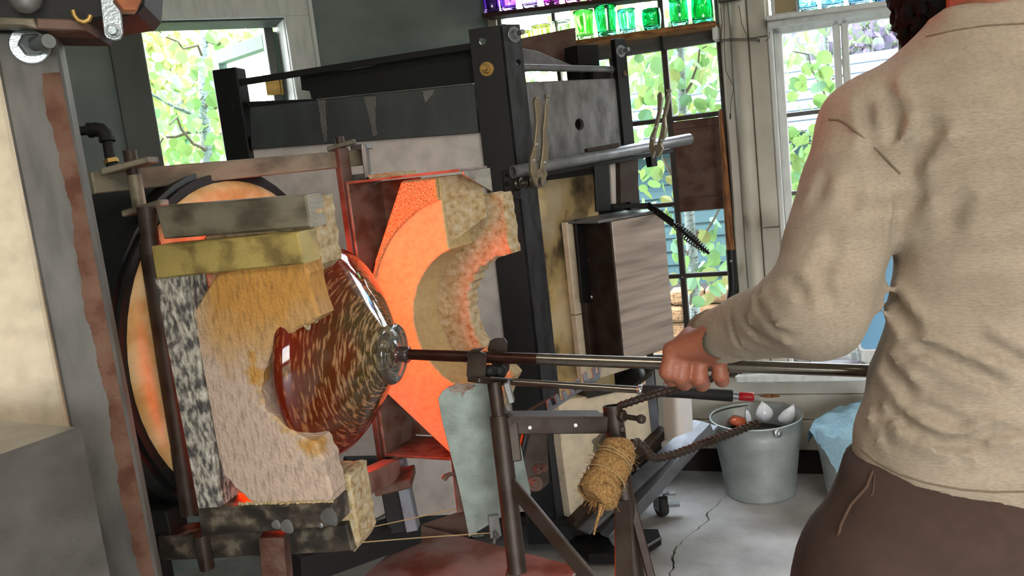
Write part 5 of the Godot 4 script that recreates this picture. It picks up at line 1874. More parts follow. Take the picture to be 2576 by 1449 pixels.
func tumbler(called: String, label: String, r0: float, r1: float, h: float, m: Material, at: Vector3, group: String, bulge := 0.0, thick := 0.0032) -> void:
	var t := thing(called, label, "drinking glass", at, group)
	var st := mb()
	var prof := [Vector2(0, 0.0015), Vector2(r0 * 0.8, 0.0), Vector2(r0 * 0.97, 0.003), Vector2(r0, 0.009)]
	for i in range(1, 8):
		var f := i / 8.0
		prof.append(Vector2(lerpf(r0, r1, f) + bulge * sin(PI * f), 0.009 + (h - 0.011) * f))
	prof += [Vector2(r1, h - 0.002), Vector2(r1 - thick * 0.5, h), Vector2(r1 - thick, h - 0.002)]
	for i in range(7, 0, -1):
		var f := i / 8.0
		prof.append(Vector2(lerpf(r0, r1, f) + bulge * sin(PI * f) - thick, 0.012 + (h - 0.014) * f))
	prof += [Vector2(r0 - thick * 1.2, 0.016), Vector2(r0 * 0.6, 0.012), Vector2(0, 0.011)]
	lathe(st, prof, Vector3.ZERO, Vector3.UP, 28, 0.018)
	lpart("cup", st, m, t)

func shelves() -> void:
	var st := mb()
	var lo := thing("shelf", "plain wooden shelf across the window holding the green glasses", "shelf", WF.at(-0.2, 1.86, 0.05))
	st = mb()
	bar(st, WF.at(-0.70, 1.879, 0.056), WF.at(0.252, 1.858, 0.056), 0.022, 0.11)
	part("board", st, M.shelf_wood, lo)
	st = mb()
	fbox(st, WF, 0.236, 0.256, 1.80, 1.852, 0.0, 0.09, 0.003)
	part("bracket", st, M.trim_white, lo)
	st = mb()
	rod(st, WF.at(0.028, 1.80, 0.02), WF.at(0.028, 1.858, 0.04), 0.007)
	part("bracket", st, M.soot_black, lo)
	var up := thing("shelf", "dark painted upper shelf holding the purple and red glasses", "shelf", WF.at(-0.2, 2.02, 0.05))
	st = mb()
	bar(st, WF.at(-0.70, 2.044, 0.056), WF.at(0.25, 1.992, 0.056), 0.016, 0.11)
	part("board", st, M.dark_shelf, up)
	var yl := func(u: float) -> float: return lerpf(1.891, 1.8705, (u + 0.7) / 0.952)
	var yu := func(u: float) -> float: return lerpf(2.0545, 2.0023, (u + 0.7) / 0.952)
	var i := 0
	for q in [[-0.645, "glass_amber", 0.036, 0.037, 0.085, "amber glass tumbler at the corner end of the lower shelf", 0.0], [-0.55, "glass_lime", 0.039, 0.040, 0.072, "yellow-lime tumbler behind the furnace post, next after the amber glass", 0.0], [-0.463, "glass_lime", 0.040, 0.043, 0.085, "yellow-lime tumbler with a flared lip, between the other lime glass and the pale one", 0.0], [-0.372, "glass_pale", 0.037, 0.041, 0.090, "pale almost clear greenish tumbler on the lower shelf", 0.0], [-0.277, "glass_leaf", 0.036, 0.043, 0.117, "leaf-green tumbler with a rolled lip, nearest the rusty roof sheet", 0.0], [-0.184, "glass_green", 0.039, 0.046, 0.122, "tall mid-green straight tumbler standing before a window bar", 0.0], [-0.098, "glass_teal", 0.033, 0.038, 0.097, "teal-tinted flared tumbler, palest blue-green of the row", 0.0], [0.000, "glass_dark", 0.034, 0.036, 0.084, "short squat emerald glass with a pinched waist under its rim", 0.004], [0.110, "glass_green", 0.036, 0.037, 0.112, "tall clear green tumbler with a dark base, last but one on the lower shelf", 0.003], [0.200, "glass_emerald", 0.041, 0.038, 0.109, "deep emerald tumbler with swirled sides at the window post end of the shelf", 0.003]]:
		var u: float = q[0]
		tumbler("glass_tumbler", q[5], q[2], q[3], q[4], M[q[1]], WF.at(u, yl.call(u), 0.055), "glasses on the lower window shelf", q[6])
	for q in [[-0.672, "glass_violet", "flat pale violet glass at the very corner end of the upper shelf"], [-0.595, "glass_violet", "dark violet glass, second from the corner on the upper shelf"], [-0.50, "glass_lilac", "pale lilac glass between the dark violet and magenta ones"], [-0.405, "glass_magenta", "magenta-purple glass next to the lilac one"], [-0.315, "glass_pink", "pink-purple glass beside the red one on the upper shelf"], [-0.225, "glass_red", "rose-red glass, the last on the upper shelf"]]:
		var u: float = q[0]
		tumbler("glass_tumbler", q[2], 0.034, 0.037, 0.11, M[q[1]], WF.at(u, yu.call(u), 0.055), "glasses on the upper window shelf", 0.002)
	# blue glasses over the right-hand window
	var rs := thing("shelf", "white shelf board over the right-hand window holding blue glasses", "shelf", WF.at(0.9, 1.85, 0.05))
	st = mb()
	bar(st, WF.at(0.44, 1.8475, 0.055), WF.at(1.40, 1.8175, 0.055), 0.016, 0.11)
	part("board", st, M.trim_white, rs)
	for q in [[0.590, "glass_sky", "pale sky-blue glass, nearest the framed card", 0.036], [0.675, "glass_sky", "wider pale sky-blue glass, second from the framed card", 0.042], [0.765, "glass_aqua", "aqua-blue glass in the middle of the right-hand shelf", 0.038], [0.845, "glass_blue", "deep cobalt glass beside the aqua one", 0.036], [0.925, "glass_blue", "second cobalt blue glass, nearest the man's beard", 0.037]]:
		var u: float = q[0]
		tumbler("glass_tumbler", q[2], q[3] * 0.94, q[3], 0.115, M[q[1]], WF.at(u, lerpf(1.8556, 1.8256, (u - 0.44) / 0.96), 0.055), "blue glasses over the right-hand window", 0.001)
	var fc := thing("framed_card", "small tan card in a white frame beside the blue glasses", "picture frame", WF.at(0.51, 1.853, 0.05))
	st = mb()
	var ff := Fr.new(WF.at(0.51, 0, 0.06), -12)
	for r in [[-0.05, -0.038, 0.0, 0.15], [0.038, 0.05, 0.0, 0.15], [-0.038, 0.038, 0.0, 0.010], [-0.038, 0.038, 0.14, 0.15]]:
		fbox(st, ff, r[0], r[1], 1.8535 + r[2], 1.8535 + r[3], -0.015, 0.0, 0.002)
	part("frame", st, M.trim_white, fc)
	st = mb()
	fbox(st, ff, -0.038, 0.038, 1.862, 1.995, -0.012, -0.005, 0.001)
	part("card", st, M.card, fc)

func corner_things() -> void:
	# buckets
	var st := mb()
	var o := Vector3(0.907, 0, -3.206)
	var b := thing("bucket", "dented galvanised bucket holding white glass shards", "bucket", o, "galvanised buckets below the window")
	bucket(b, 0.134, 0.177, 0.318, o)
	st = mb()
	lathe(st, [Vector2(0, 0.245), Vector2(0.05, 0.25), Vector2(0.10, 0.24), Vector2(0.156, 0.235), Vector2(0.156, 0.225), Vector2(0, 0.225)], o, Vector3.UP, 24, 0.03)
	tag(part("scrap_glass_bed", st, M.slag, b), "dark scrap filling the bucket", "", "", "stuff")
	var n := 0
	for q in [[1884, 1060, "narrow white glass shard, leftmost of the white ones in the bucket", 0.013, 0.075, -0.1], [1925, 1052, "broad fluted white glass shard in the middle of the bucket", 0.036, 0.088, -0.1], [1977, 1058, "rounded white glass shard by the right rim of the bucket", 0.036, 0.078, 0.45]]:
		var sh := thing("glass_shard", q[2], "glass shard", level(q[0], q[1] + 8, 0.255), "white glass shards in the bucket")
		st = mb()
		petal(st, q[3], q[4], q[5])
		lpart("shard", st, M.white_glass, sh)
	var og := thing("glass_lump", "orange glass lump lying in the bucket beside the white shards", "glass lump", level(1856, 1064, 0.25))
	st = mb()
	lathe(st, [Vector2(0, -0.01), Vector2(0.03, -0.005), Vector2(0.042, 0.008), Vector2(0.03, 0.022), Vector2(0, 0.027)], Vector3.ZERO, Vector3(0.2, 1, 0.1), 14, 0.12)
	lpart("lump", st, M.orange_glass, og)
	var o2 := Vector3(1.235, 0, -2.99)
	var b2 := thing("bucket", "second galvanised bucket with a pale blue cloth over it", "bucket", o2, "galvanised buckets below the window")
	bucket(b2, 0.125, 0.162, 0.285, o2)
	# cloth draped over the second bucket
	var cl := thing("cloth", "crumpled pale blue cloth thrown over the second bucket", "cloth", o2 + Vector3(0, 0.29, 0))
	st = mb()
	var nz := noise(77, 4.0)
	var nn := 46
	var g := []
	for i in nn + 1:
		var row := PackedVector3Array()
		for j in nn + 1:
			var x := (i / float(nn) - 0.5) * 0.38
			var z := (j / float(nn) - 0.5) * 0.37
			var r := Vector2(x, z).length()
			var h := 0.016 + 0.055 * exp(-pow((x - 0.02) / 0.10, 2.0) - pow((z + 0.03) / 0.12, 2.0)) + absf(nz.get_noise_2d(x * 1.6, z)) * 0.045 + 0.035 * exp(-pow((x - 0.08) / 0.06, 2.0) - pow((z + 0.12) / 0.05, 2.0))
			if r > 0.17:
				h -= (r - 0.17) * 1.1 + absf(nz.get_noise_2d(x * 3, z * 3)) * (r - 0.17) * 0.6
				var q := 0.17 + (r - 0.17) * 0.45
				x *= q / r
				z *= q / r
			row.append(o2 + Vector3(x, 0.287 + h, z))
		g.append(row)
	st.set_smooth_group(1)
	for i in nn:
		for j in nn:
			quad(st, g[i][j], g[i + 1][j], g[i + 1][j + 1], g[i][j + 1], Vector3.UP)
	part("fabric", st, M.blue_cloth, cl)
	# curled white sheet by the furnace
	var ws := thing("paper_sheet", "curled white sheet standing between the furnace and the bucket", "sheet", level(1690, 1130, 0.12))
	st = mb()
	var pth := []
	for i in 13:
		var f := i / 12.0
		pth.append([P(lerpf(1666, 1738, f), lerpf(962, 1004, pow(f, 1.5)), 3.15 - 0.10 * sin(PI * f)), P(lerpf(1672, 1742, f), lerpf(1110, 1083, f), 3.15 - 0.12 * sin(PI * f))])
	st.set_smooth_group(1)
	for i in 12:
		quad(st, pth[i][0], pth[i + 1][0], pth[i + 1][1], pth[i][1], Vector3(0, 0, 1))
	for i in 12:
		quad(st, pth[i][0] + Vector3(0.003, 0, -0.004), pth[i + 1][0] + Vector3(0.003, 0, -0.004), pth[i + 1][1] + Vector3(0.003, 0, -0.004), pth[i][1] + Vector3(0.003, 0, -0.004), Vector3(0, 0, -1))
	part("sheet", st, M.paper, ws)

func petal(st: SurfaceTool, r: float, h: float, lean: float) -> void:   # a curved shard like half a pod
	st.set_smooth_group(1)
	var g := []
	for i in 11:
		var f := i / 10.0
		var row := []
		var wv := sin(PI * pow(f * 0.94 + 0.03, 0.75)) * r
		for j in 9:
			var a := (j / 8.0 - 0.5) * PI * 0.95
			row.append(Vector3(sin(a) * wv + lean * f * f * h, f * h, cos(a) * wv * 0.7 + 0.0025 * cos(j * PI)))
		g.append(row)
	for s in [0.0, -0.004]:
		for i in 10:
			for j in 8:
				quad(st, g[i][j] + Vector3(0, 0, s), g[i + 1][j] + Vector3(0, 0, s), g[i + 1][j + 1] + Vector3(0, 0, s), g[i][j + 1] + Vector3(0, 0, s), Vector3((j - 3.5) * 0.3, 0, 1.0 if s == 0.0 else -1.0))

func bucket(b: Node3D, r0: float, r1: float, h: float, o: Vector3) -> void:
	var st := mb()
	var prof := [Vector2(0, 0.012), Vector2(r0 - 0.004, 0.012), Vector2(r0 - 0.003, 0.0), Vector2(r0 + 0.001, 0.0), Vector2(r0, 0.010)]
	for q in [[0.3, 0.0], [0.55, 0.0], [0.72, 0.0], [0.755, 0.003], [0.79, 0.0], [0.82, 0.003], [0.855, 0.0], [0.98, 0.0]]:
		prof.append(Vector2(lerpf(r0, r1, q[0]) + q[1], h * q[0]))
	prof += [Vector2(r1 + 0.003, h - 0.004), Vector2(r1 + 0.004, h), Vector2(r1, h + 0.002), Vector2(r1 - 0.003, h), Vector2(r0 - 0.002, 0.016), Vector2(0, 0.016)]
	lathe(st, prof, o, Vector3.UP, 40, 0.008)
	part("pail", st, M.bucket_zinc, b)
	st = mb()
	var ear := o + Vector3(r1 * 0.18, h - 0.02, r1 * 0.98)
	lathe(st, [Vector2(0.006, 0.003), Vector2(0.017, 0.003), Vector2(0.018, 0.0), Vector2(0.0, 0.0)], ear, Vector3(0.15, 0.1, 1), 18)
	part("ear", st, M.zinc, b)
	st = mb()
	var pth := PackedVector3Array()
	for i in 25:
		var a := PI * i / 24.0
		pth.append(ear + Vector3(-sin(a) * (r1 + 0.03) - 0.0, 0.008 + sin(a) * 0.01, -(1.0 - cos(a)) * r1 * 0.98))
	tube(st, pth, 0.0022, 6)
	part("wire_handle", st, M.gun_metal, b)

func pliers(label: String, top: Vector3, bot: Vector3, side: Vector3) -> void:
	var t := thing("locking_pliers", label, "pliers", bot, "locking pliers on the track pipe")
	var L := bot.distance_to(top)
	var d := (top - bot).normalized()
	var n := side.cross(d).normalized()
	var at := func(s: float, w: float) -> Vector3: return bot + d * s * L + side * w * L * 1.45
	for q in [["handle", [[0.06, -0.05], [0.16, -0.085], [0.33, -0.09], [0.46, -0.06], [0.70, -0.045], [0.84, -0.06], [0.94, -0.075], [0.985, -0.06], [0.975, -0.025], [0.9, -0.01], [0.72, -0.005], [0.5, -0.02], [0.38, -0.035], [0.22, -0.03], [0.12, -0.015]]], ["lever", [[0.10, 0.035], [0.20, 0.05], [0.30, 0.08], [0.46, 0.075], [0.60, 0.055], [0.74, 0.07], [0.90, 0.075], [0.90, 0.03], [0.76, 0.03], [0.62, 0.02], [0.45, 0.025], [0.30, 0.015], [0.20, 0.005]]], ["jaw", [[0.0, -0.02], [0.06, -0.05], [0.14, -0.06], [0.20, -0.02], [0.20, 0.05], [0.13, 0.08], [0.05, 0.06], [0.0, 0.03], [0.09, 0.02], [0.10, -0.005]]]]:
		var st := mb()
		var pg := PackedVector3Array()
		for p in q[1]:
			pg.append(at.call(p[0], p[1]) + n * 0.006)
		prism(st, pg, -n * 0.012, 0.0022)
		part(q[0], st, M.plier_steel, t)
	var st := mb()
	rod(st, at.call(0.88, 0.05), at.call(0.985, 0.05), 0.004)
	lathe(st, [Vector2(0, 0), Vector2(0.008, 0), Vector2(0.009, 0.002), Vector2(0.009, 0.008), Vector2(0, 0.008)], at.call(0.97, 0.05), d, 16)
	part("adjusting_screw", st, M.plier_steel, t)
	for q in [[0.26, 0.045], [0.30, -0.06], [0.47, -0.04]]:
		st = mb()
		lathe(st, [Vector2(0, 0.002), Vector2(0.004, 0.001), Vector2(0.005, 0)], at.call(q[0], q[1]) + n * 0.006, n, 10)
		part("rivet", st, M.zinc, t)

func small_things() -> void:
	pliers("locking pliers clamped to the near end of the track pipe beside the black post", P(1362, 240, 2.62), P(1354, 470, 2.64), FR.u)
	pliers("locking pliers clamped to the far end of the track pipe in front of the window", P(1672, 228, 2.90), P(1648, 398, 2.92), FR.u * 0.35 + FR.n * 0.9)
	# long wooden handle leaning against the window post
	var t := thing("wooden_paddle", "long tool with a worn wooden handle and steel socket leaning by the steel window", "tool", WF.at(0.26, 0.47, 0.1))
	var st := mb()
	var a := hit(WF, 1812, 275, 0.06)
	var b := hit(WF, 1838, 632, 0.075)
	tube(st, PackedVector3Array([a, a.lerp(b, 0.03), a.lerp(b, 0.3), a.lerp(b, 0.7), b]), [0.004, 0.008, 0.0115, 0.0155, 0.017], 14)
	part("handle", st, M.wood, t)
	st = mb()
	tube(st, PackedVector3Array([hit(WF, 1837, 628, 0.075), hit(WF, 1842, 690, 0.08), hit(WF, 1843, 725, 0.08), hit(WF, 1836, 760, 0.08), hit(WF, 1822, 800, 0.08), hit(WF, 1815, 905, 0.085)]), [0.0185, 0.0185, 0.0175, 0.016, 0.012, 0.009], 14)
	part("steel_socket", st, M.black_steel, t)
	st = mb()
	lathe(st, [Vector2(0, 0.002), Vector2(0.004, 0.001), Vector2(0.005, 0)], hit(WF, 1838, 657, 0.096), WF.n, 10)
	part("rivet", st, M.zinc, t)
	# wire loop on the pipe casing
	var w := thing("wire_loop", "loop of thin black wire tied round the white pipe with loose hanging ends", "wire", WF.at(0.33, 1.75, 0.06))
	st = mb()
	for k in 3:
		var ring := PackedVector3Array()
		for i in 28:
			var an := TAU * i / 28.0
			ring.append(WF.at(0.333 + 0.075 * cos(an), 1.782 + 0.004 * k - 0.01 * cos(an), 0.045 + 0.055 * sin(an)))
		tube(st, ring, 0.0012, 5, true)
	part("coil", st, M.soot_black, w)
	st = mb()
	for q in [[1822, 122, 1826, 180, 1846, 220, 1838, 260, 1837, 298], [1858, 12, 1866, 60, 1884, 104], [1812, 20, 1817, 60, 1812, 100, 1806, 98], [1820, 0, 1822, 60, 1822, 120], [1925, 105, 1935, 95, 1935, 80]]:
		var pth := PackedVector3Array()
		for i in range(0, q.size(), 2):
			pth.append(hit(WF, q[i], q[i + 1], 0.062))
		tube(st, pth, 0.0011, 5)
	tube(st, PackedVector3Array([hit(WF, 1837, 286, 0.062), hit(WF, 1837, 300, 0.062)]), 0.0028, 6)
	part("loose_end", st, M.soot_black, w)
	var jb := thing("junction_box", "dark grey box fixed to the wall above the wire loop", "electrical box", WF.at(0.30, 1.92, 0.03))
	st = mb()
	fbox(st, WF, 0.268, 0.388, 1.948, 2.06, 0.062, 0.10, 0.004)
	fbox(st, WF, 0.268, 0.36, 1.935, 1.95, 0.06, 0.085, 0.002)
	part("box", st, M.gun_metal, jb)
	# things on the sill
	var bp := thing("blue_panel", "pale blue panel in a rounded white frame leaning at the right-hand window", "panel", WF.at(0.85, 0.47, 0.04))
	st = mb()
	var pf := Fr.new(WF.at(0.80, 0, 0.07), -21.2)
	var outl := PackedVector3Array()
	for q in [[-0.078, 0.555, 180.0], [0.25, 0.555, 270.0], [0.25, 0.95, 0.0], [-0.078, 0.95, 90.0]]:
		for i in 7:
			var an := deg_to_rad(q[2] + 15.0 * i)
			outl.append(pf.at(q[0] + (0.02 * cos(an)), q[1] + 0.02 * sin(an)))
	prism(st, outl, -pf.n * 0.012, 0.003)
	part("frame", st, M.white_enamel, bp)
	st = mb()
	var inl := PackedVector3Array()
	for q in [[-0.068, 0.565, 180.0], [0.24, 0.565, 270.0], [0.24, 0.94, 0.0], [-0.068, 0.94, 90.0]]:
		for i in 7:
			var an := deg_to_rad(q[2] + 15.0 * i)
			inl.append(pf.at(q[0] + (0.02 * cos(an)), q[1] + 0.02 * sin(an), 0.002))
	prism(st, inl, -pf.n * 0.004, 0.001)
	part("face", st, M.blue_panel, bp)
	st = mb()
	fbox(st, pf, -0.09, 0.26, 0.463, 0.535, -0.012, 0.0, 0.002)
	part("foot", st, M.trim_white, bp)
	var mb_ := thing("mauve_block", "dull mauve flat block lying on the window sill by the elbow", "block", WF.at(0.63, 0.463, 0.08))
	st = mb()
	fbox(st, WF, 0.52, 0.70, 0.4625, 0.50, 0.05, 0.11, 0.004)
	part("block", st, M.mauve, mb_)
	var wr := thing("tongs", "small steel tongs lying on the window sill", "tongs", WF.at(0.76, 0.47, 0.09))
	st = mb()
	tube(st, PackedVector3Array([WF.at(0.715, 0.490, 0.08), WF.at(0.745, 0.476, 0.10), WF.at(0.80, 0.470, 0.112)]), [0.009, 0.007, 0.006], 8)
	part("arm", st, M.zinc, wr)
	st = mb()
	tube(st, PackedVector3Array([WF.at(0.725, 0.474, 0.10), WF.at(0.755, 0.486, 0.095), WF.at(0.81, 0.482, 0.08)]), [0.006, 0.008, 0.01], 8)
	part("arm", st, M.zinc, wr)
	var ch := thing("steel_offcuts", "dark twisted steel offcut on the sill behind the sleeve cuff", "metal scrap", WF.at(0.24, 0.463, 0.08))
	rebar("twisted_bar", PackedVector3Array([WF.at(0.20, 0.476, 0.09), WF.at(0.25, 0.473, 0.095), WF.at(0.30, 0.473, 0.09)]), 0.006, ch)
	st = mb()
	fbox(st, WF, 0.20, 0.26, 0.4625, 0.51, 0.03, 0.07, 0.003)
	part("plate", st, M.soot_black, ch)

# ---- the figure: signed distances joined smoothly, meshed as surface nets
func cone(p: Vector3, a: Vector3, b: Vector3, ra: float, rb: float) -> float:
	var ab := b - a
	var h := clampf((p - a).dot(ab) / ab.length_squared(), 0.0, 1.0)
	return (p - a - ab * h).length() - lerpf(ra, rb, h)

func smin(a: float, b: float, k: float) -> float:
	var h := maxf(k - absf(a - b), 0.0) / k
	return minf(a, b) - h * h * k * 0.25

func bones(p: Vector3, list: Array, k: float) -> float:
	var d := 1e9
	for b in list:
		d = smin(d, cone(p, b[0], b[1], b[2], b[3]), k)
	return d

func nets(f: Callable, lo: Vector3, hi: Vector3, h: float, acc: Array) -> void:
	var nx := int((hi.x - lo.x) / h) + 2
	var ny := int((hi.y - lo.y) / h) + 2
	var nz := int((hi.z - lo.z) / h) + 2
	var val := PackedFloat32Array()
	val.resize(nx * ny * nz)
	val.fill(1e9)
	var blocks := []
	const B := 4
	for bi in range(0, nx - 1, B):
		for bj in range(0, ny - 1, B):
			for bk in range(0, nz - 1, B):
				var c := lo + Vector3(bi + B * 0.5, bj + B * 0.5, bk + B * 0.5) * h
				if absf(f.call(c)) < h * B * 1.7:
					blocks.append([bi, bj, bk])
					for i in range(bi, mini(bi + B + 1, nx)):
						for j in range(bj, mini(bj + B + 1, ny)):
							for k in range(bk, mini(bk + B + 1, nz)):
								var id := (i * ny + j) * nz + k
								if val[id] > 9e8:
									val[id] = f.call(lo + Vector3(i, j, k) * h)
	var vid := {}
	var vs: PackedVector3Array = acc[0]
	var ns: PackedVector3Array = acc[1]
	var ix: PackedInt32Array = acc[2]
	var sx := ny * nz
	var off := [0, sx, nz, sx + nz, 1, sx + 1, nz + 1, sx + nz + 1]
	var cv := [Vector3(0, 0, 0), Vector3(1, 0, 0), Vector3(0, 1, 0), Vector3(1, 1, 0), Vector3(0, 0, 1), Vector3(1, 0, 1), Vector3(0, 1, 1), Vector3(1, 1, 1)]
	var edges := [[0, 1], [2, 3], [4, 5], [6, 7], [0, 2], [1, 3], [4, 6], [5, 7], [0, 4], [1, 5], [2, 6], [3, 7]]
	for b in blocks:
		for i in range(b[0], mini(b[0] + B, nx - 1)):
			for j in range(b[1], mini(b[1] + B, ny - 1)):
				for k in range(b[2], mini(b[2] + B, nz - 1)):
					var id: int = (i * ny + j) * nz + k
					var m := 0
					for q in 8:
						if val[id + off[q]] < 0.0:
							m |= 1 << q
					if m == 0 or m == 255:
						continue
					var s := Vector3.ZERO
					var n := 0
					for e in edges:
						var a := val[id + off[e[0]]]
						var c := val[id + off[e[1]]]
						if (a < 0.0) != (c < 0.0):
							s += cv[e[0]].lerp(cv[e[1]], a / (a - c))
							n += 1
					vid[id] = vs.size()
					vs.append(lo + (Vector3(i, j, k) + s / n) * h)
					ns.append(Vector3.ZERO)
	for id in vid.keys():
		var v0: float = val[id]
		for ax in 3:
			var o: int = off[[1, 2, 4][ax]]
			var v1 := val[id + o]
			if (v0 < 0.0) == (v1 < 0.0) or v1 > 9e8:
				continue
			var d1: int = off[[2, 4, 1][ax]]
			var d2: int = off[[4, 1, 2][ax]]
			if not (vid.has(id - d1) and vid.has(id - d2) and vid.has(id - d1 - d2)):
				continue
			var q := [vid[id], vid[id - d1], vid[id - d1 - d2], vid[id - d2]]
			if v0 < 0.0:
				q = [q[3], q[2], q[1], q[0]]
			for t in [[0, 1, 2], [0, 2, 3]]:
				var A: int = q[t[0]]
				var Bq: int = q[t[1]]
				var C: int = q[t[2]]
				ix.append_array(PackedInt32Array([A, Bq, C]))
				var nn := (vs[C] - vs[A]).cross(vs[Bq] - vs[A])
				ns[A] += nn
				ns[Bq] += nn
				ns[C] += nn
	acc[0] = vs
	acc[1] = ns
	acc[2] = ix

func net_mesh(acc: Array) -> ArrayMesh:
	var ns: PackedVector3Array = acc[1]
	for i in ns.size():
		ns[i] = ns[i].normalized()
	var a := []
	a.resize(Mesh.ARRAY_MAX)
	a[Mesh.ARRAY_VERTEX] = acc[0]
	a[Mesh.ARRAY_NORMAL] = ns
	a[Mesh.ARRAY_INDEX] = acc[2]
	var m := ArrayMesh.new()
	m.add_surface_from_arrays(Mesh.PRIMITIVE_TRIANGLES, a)
	return m

func empty() -> Array:
	return [PackedVector3Array(), PackedVector3Array(), PackedInt32Array()]

func onto(f: Callable, x: float, y: float, d0 := 0.85) -> Vector3:   # where a sight line meets the figure
	var s := sight(x, y)
	var t := d0
	for i in 60:
		var d: float = f.call(EYE + s * t)
		if d < 0.0006 or t > 1.9:
			break
		t += d * 0.7
	return EYE + s * t

func trace(f: Callable, a: Array) -> PackedVector3Array:      # a line laid on the figure, followed closely
	var out := PackedVector3Array()
	for i in range(0, a.size() - 2, 2):
		var n := maxi(1, int(Vector2(a[i + 2] - a[i], a[i + 3] - a[i + 1]).length() / 12.0))
		for k in n:
			out.append(onto(f, lerpf(a[i], a[i + 2], float(k) / n), lerpf(a[i + 1], a[i + 3], float(k) / n)))
	out.append(onto(f, a[-2], a[-1]))
	return out

var HEM: Vector3
var NECK: Vector3
var LX: Vector3
var FW: Vector3
var TW := [[0.0, 0.216, 0.135], [0.08, 0.210, 0.13], [0.20, 0.186, 0.122], [0.35, 0.159, 0.115], [0.50, 0.142, 0.112], [0.65, 0.156, 0.118], [0.78, 0.185, 0.120], [0.88, 0.150, 0.105], [0.95, 0.095, 0.08], [1.0, 0.070, 0.066]]
var ARM := []
var FOLDS := []

func torso(p: Vector3, grow := 0.0) -> float:
	var ax := NECK - HEM
	var L := ax.length()
	ax /= L
	var t := (p - HEM).dot(ax) / L
	var q := p - HEM - ax * (t * L)
	var x := q.dot(LX)
	var z := q.dot(FW)
	var tc := clampf(t, 0.0, 1.0)
	var w := 0.07
	var e := 0.066
	for i in TW.size() - 1:
		if tc <= TW[i + 1][0]:
			var f: float = (tc - TW[i][0]) / (TW[i + 1][0] - TW[i][0])
			f = f * f * (3 - 2 * f) * 0.5 + f * 0.5
			w = lerpf(TW[i][1], TW[i + 1][1], f)
			e = lerpf(TW[i][2], TW[i + 1][2], f)
			break
	w += grow
	e += grow
	var k := sqrt(x * x / (w * w) + z * z / (e * e))
	var d := (k - 1.0) * minf(w, e) * (1.0 if k < 1.0 else lerpf(1.0, w / e, absf(x) / (absf(x) + absf(z) + 1e-6)))
	if t > 1.0:
		d = maxf(d, (t - 1.0) * L)
	return d

func shirt_base(p: Vector3) -> float:
	var d := torso(p)
	d = smin(d, cone(p, ARM[0], ARM[1], 0.060, 0.074), 0.05)
	d = smin(d, cone(p, ARM[6], ARM[7], 0.060, 0.074), 0.05)
	var a := cone(p, ARM[1], ARM[2], 0.079, 0.067)
	a = smin(a, cone(p, ARM[2], ARM[3], 0.066, 0.0445), 0.03)
	a = smin(a, cone(p, ARM[7], ARM[8], 0.079, 0.072), 0.012)
	a = smin(a, cone(p, ARM[8], ARM[9], 0.066, 0.045), 0.03)
	d = smin(d, a, 0.022)
	# hem, neckline and cuff openings
	var hn := (Vector3.UP + LX * -0.18).normalized()
	d = maxf(d, (HEM - p).dot(hn) - 0.012)
	return maxf(d, (p - ARM[4]).dot((ARM[4] - ARM[2]).normalized()))

var WRN: FastNoiseLite

func shirt(p: Vector3) -> float:
	var d := shirt_base(p)
	if absf(d) > 0.05:
		return d
	var sum := 0.0
	for f in FOLDS:
		if (p - f[4]).length_squared() > f[5]:
			continue
		var best := 1e9
		var along := 0.0
		var pts: PackedVector3Array = f[0]
		for i in pts.size() - 1:
			var ab := pts[i + 1] - pts[i]
			var h := clampf((p - pts[i]).dot(ab) / ab.length_squared(), 0.0, 1.0)
			var dd := (p - pts[i] - ab * h).length_squared()
			if dd < best:
				best = dd
				along = (i + h) / (pts.size() - 1.0)
		var w: float = f[1] * 0.85
		if best < 9.0 * w * w:
			var x := sqrt(best) / w
			sum += f[2] * 1.5 * smoothstep(0.0, 0.22, along) * smoothstep(1.0, 0.75, along) * (exp(-x * x) - 0.55 * exp(-(x - 1.7) * (x - 1.7) * 1.6))
	d += clampf(sum, -0.012, 0.015)
	d += WRN.get_noise_3d(p.x, p.y * 0.8, p.z) * 0.0042
	return d

var LEGS := []

func trousers(p: Vector3) -> float:
	var d := torso(p + Vector3.UP * 0.0, -0.014)
	d = smin(d, bones(p, LEGS, 0.05), 0.06)
	d = maxf(d, (p - HEM).y - 0.10)
	var s := (p - HEM).dot((Vector3.UP + LX * -0.18).normalized())
	d = maxf(d, torso(p, -0.006 - clampf(s, 0.0, 0.1) * 0.25) - maxf(0.0, -s) * 1.3)
	d += WRN.get_noise_3d(p.x * 0.8, p.y * 0.6, p.z * 0.8) * 0.004
	return maxf(d, 0.06 - p.y)

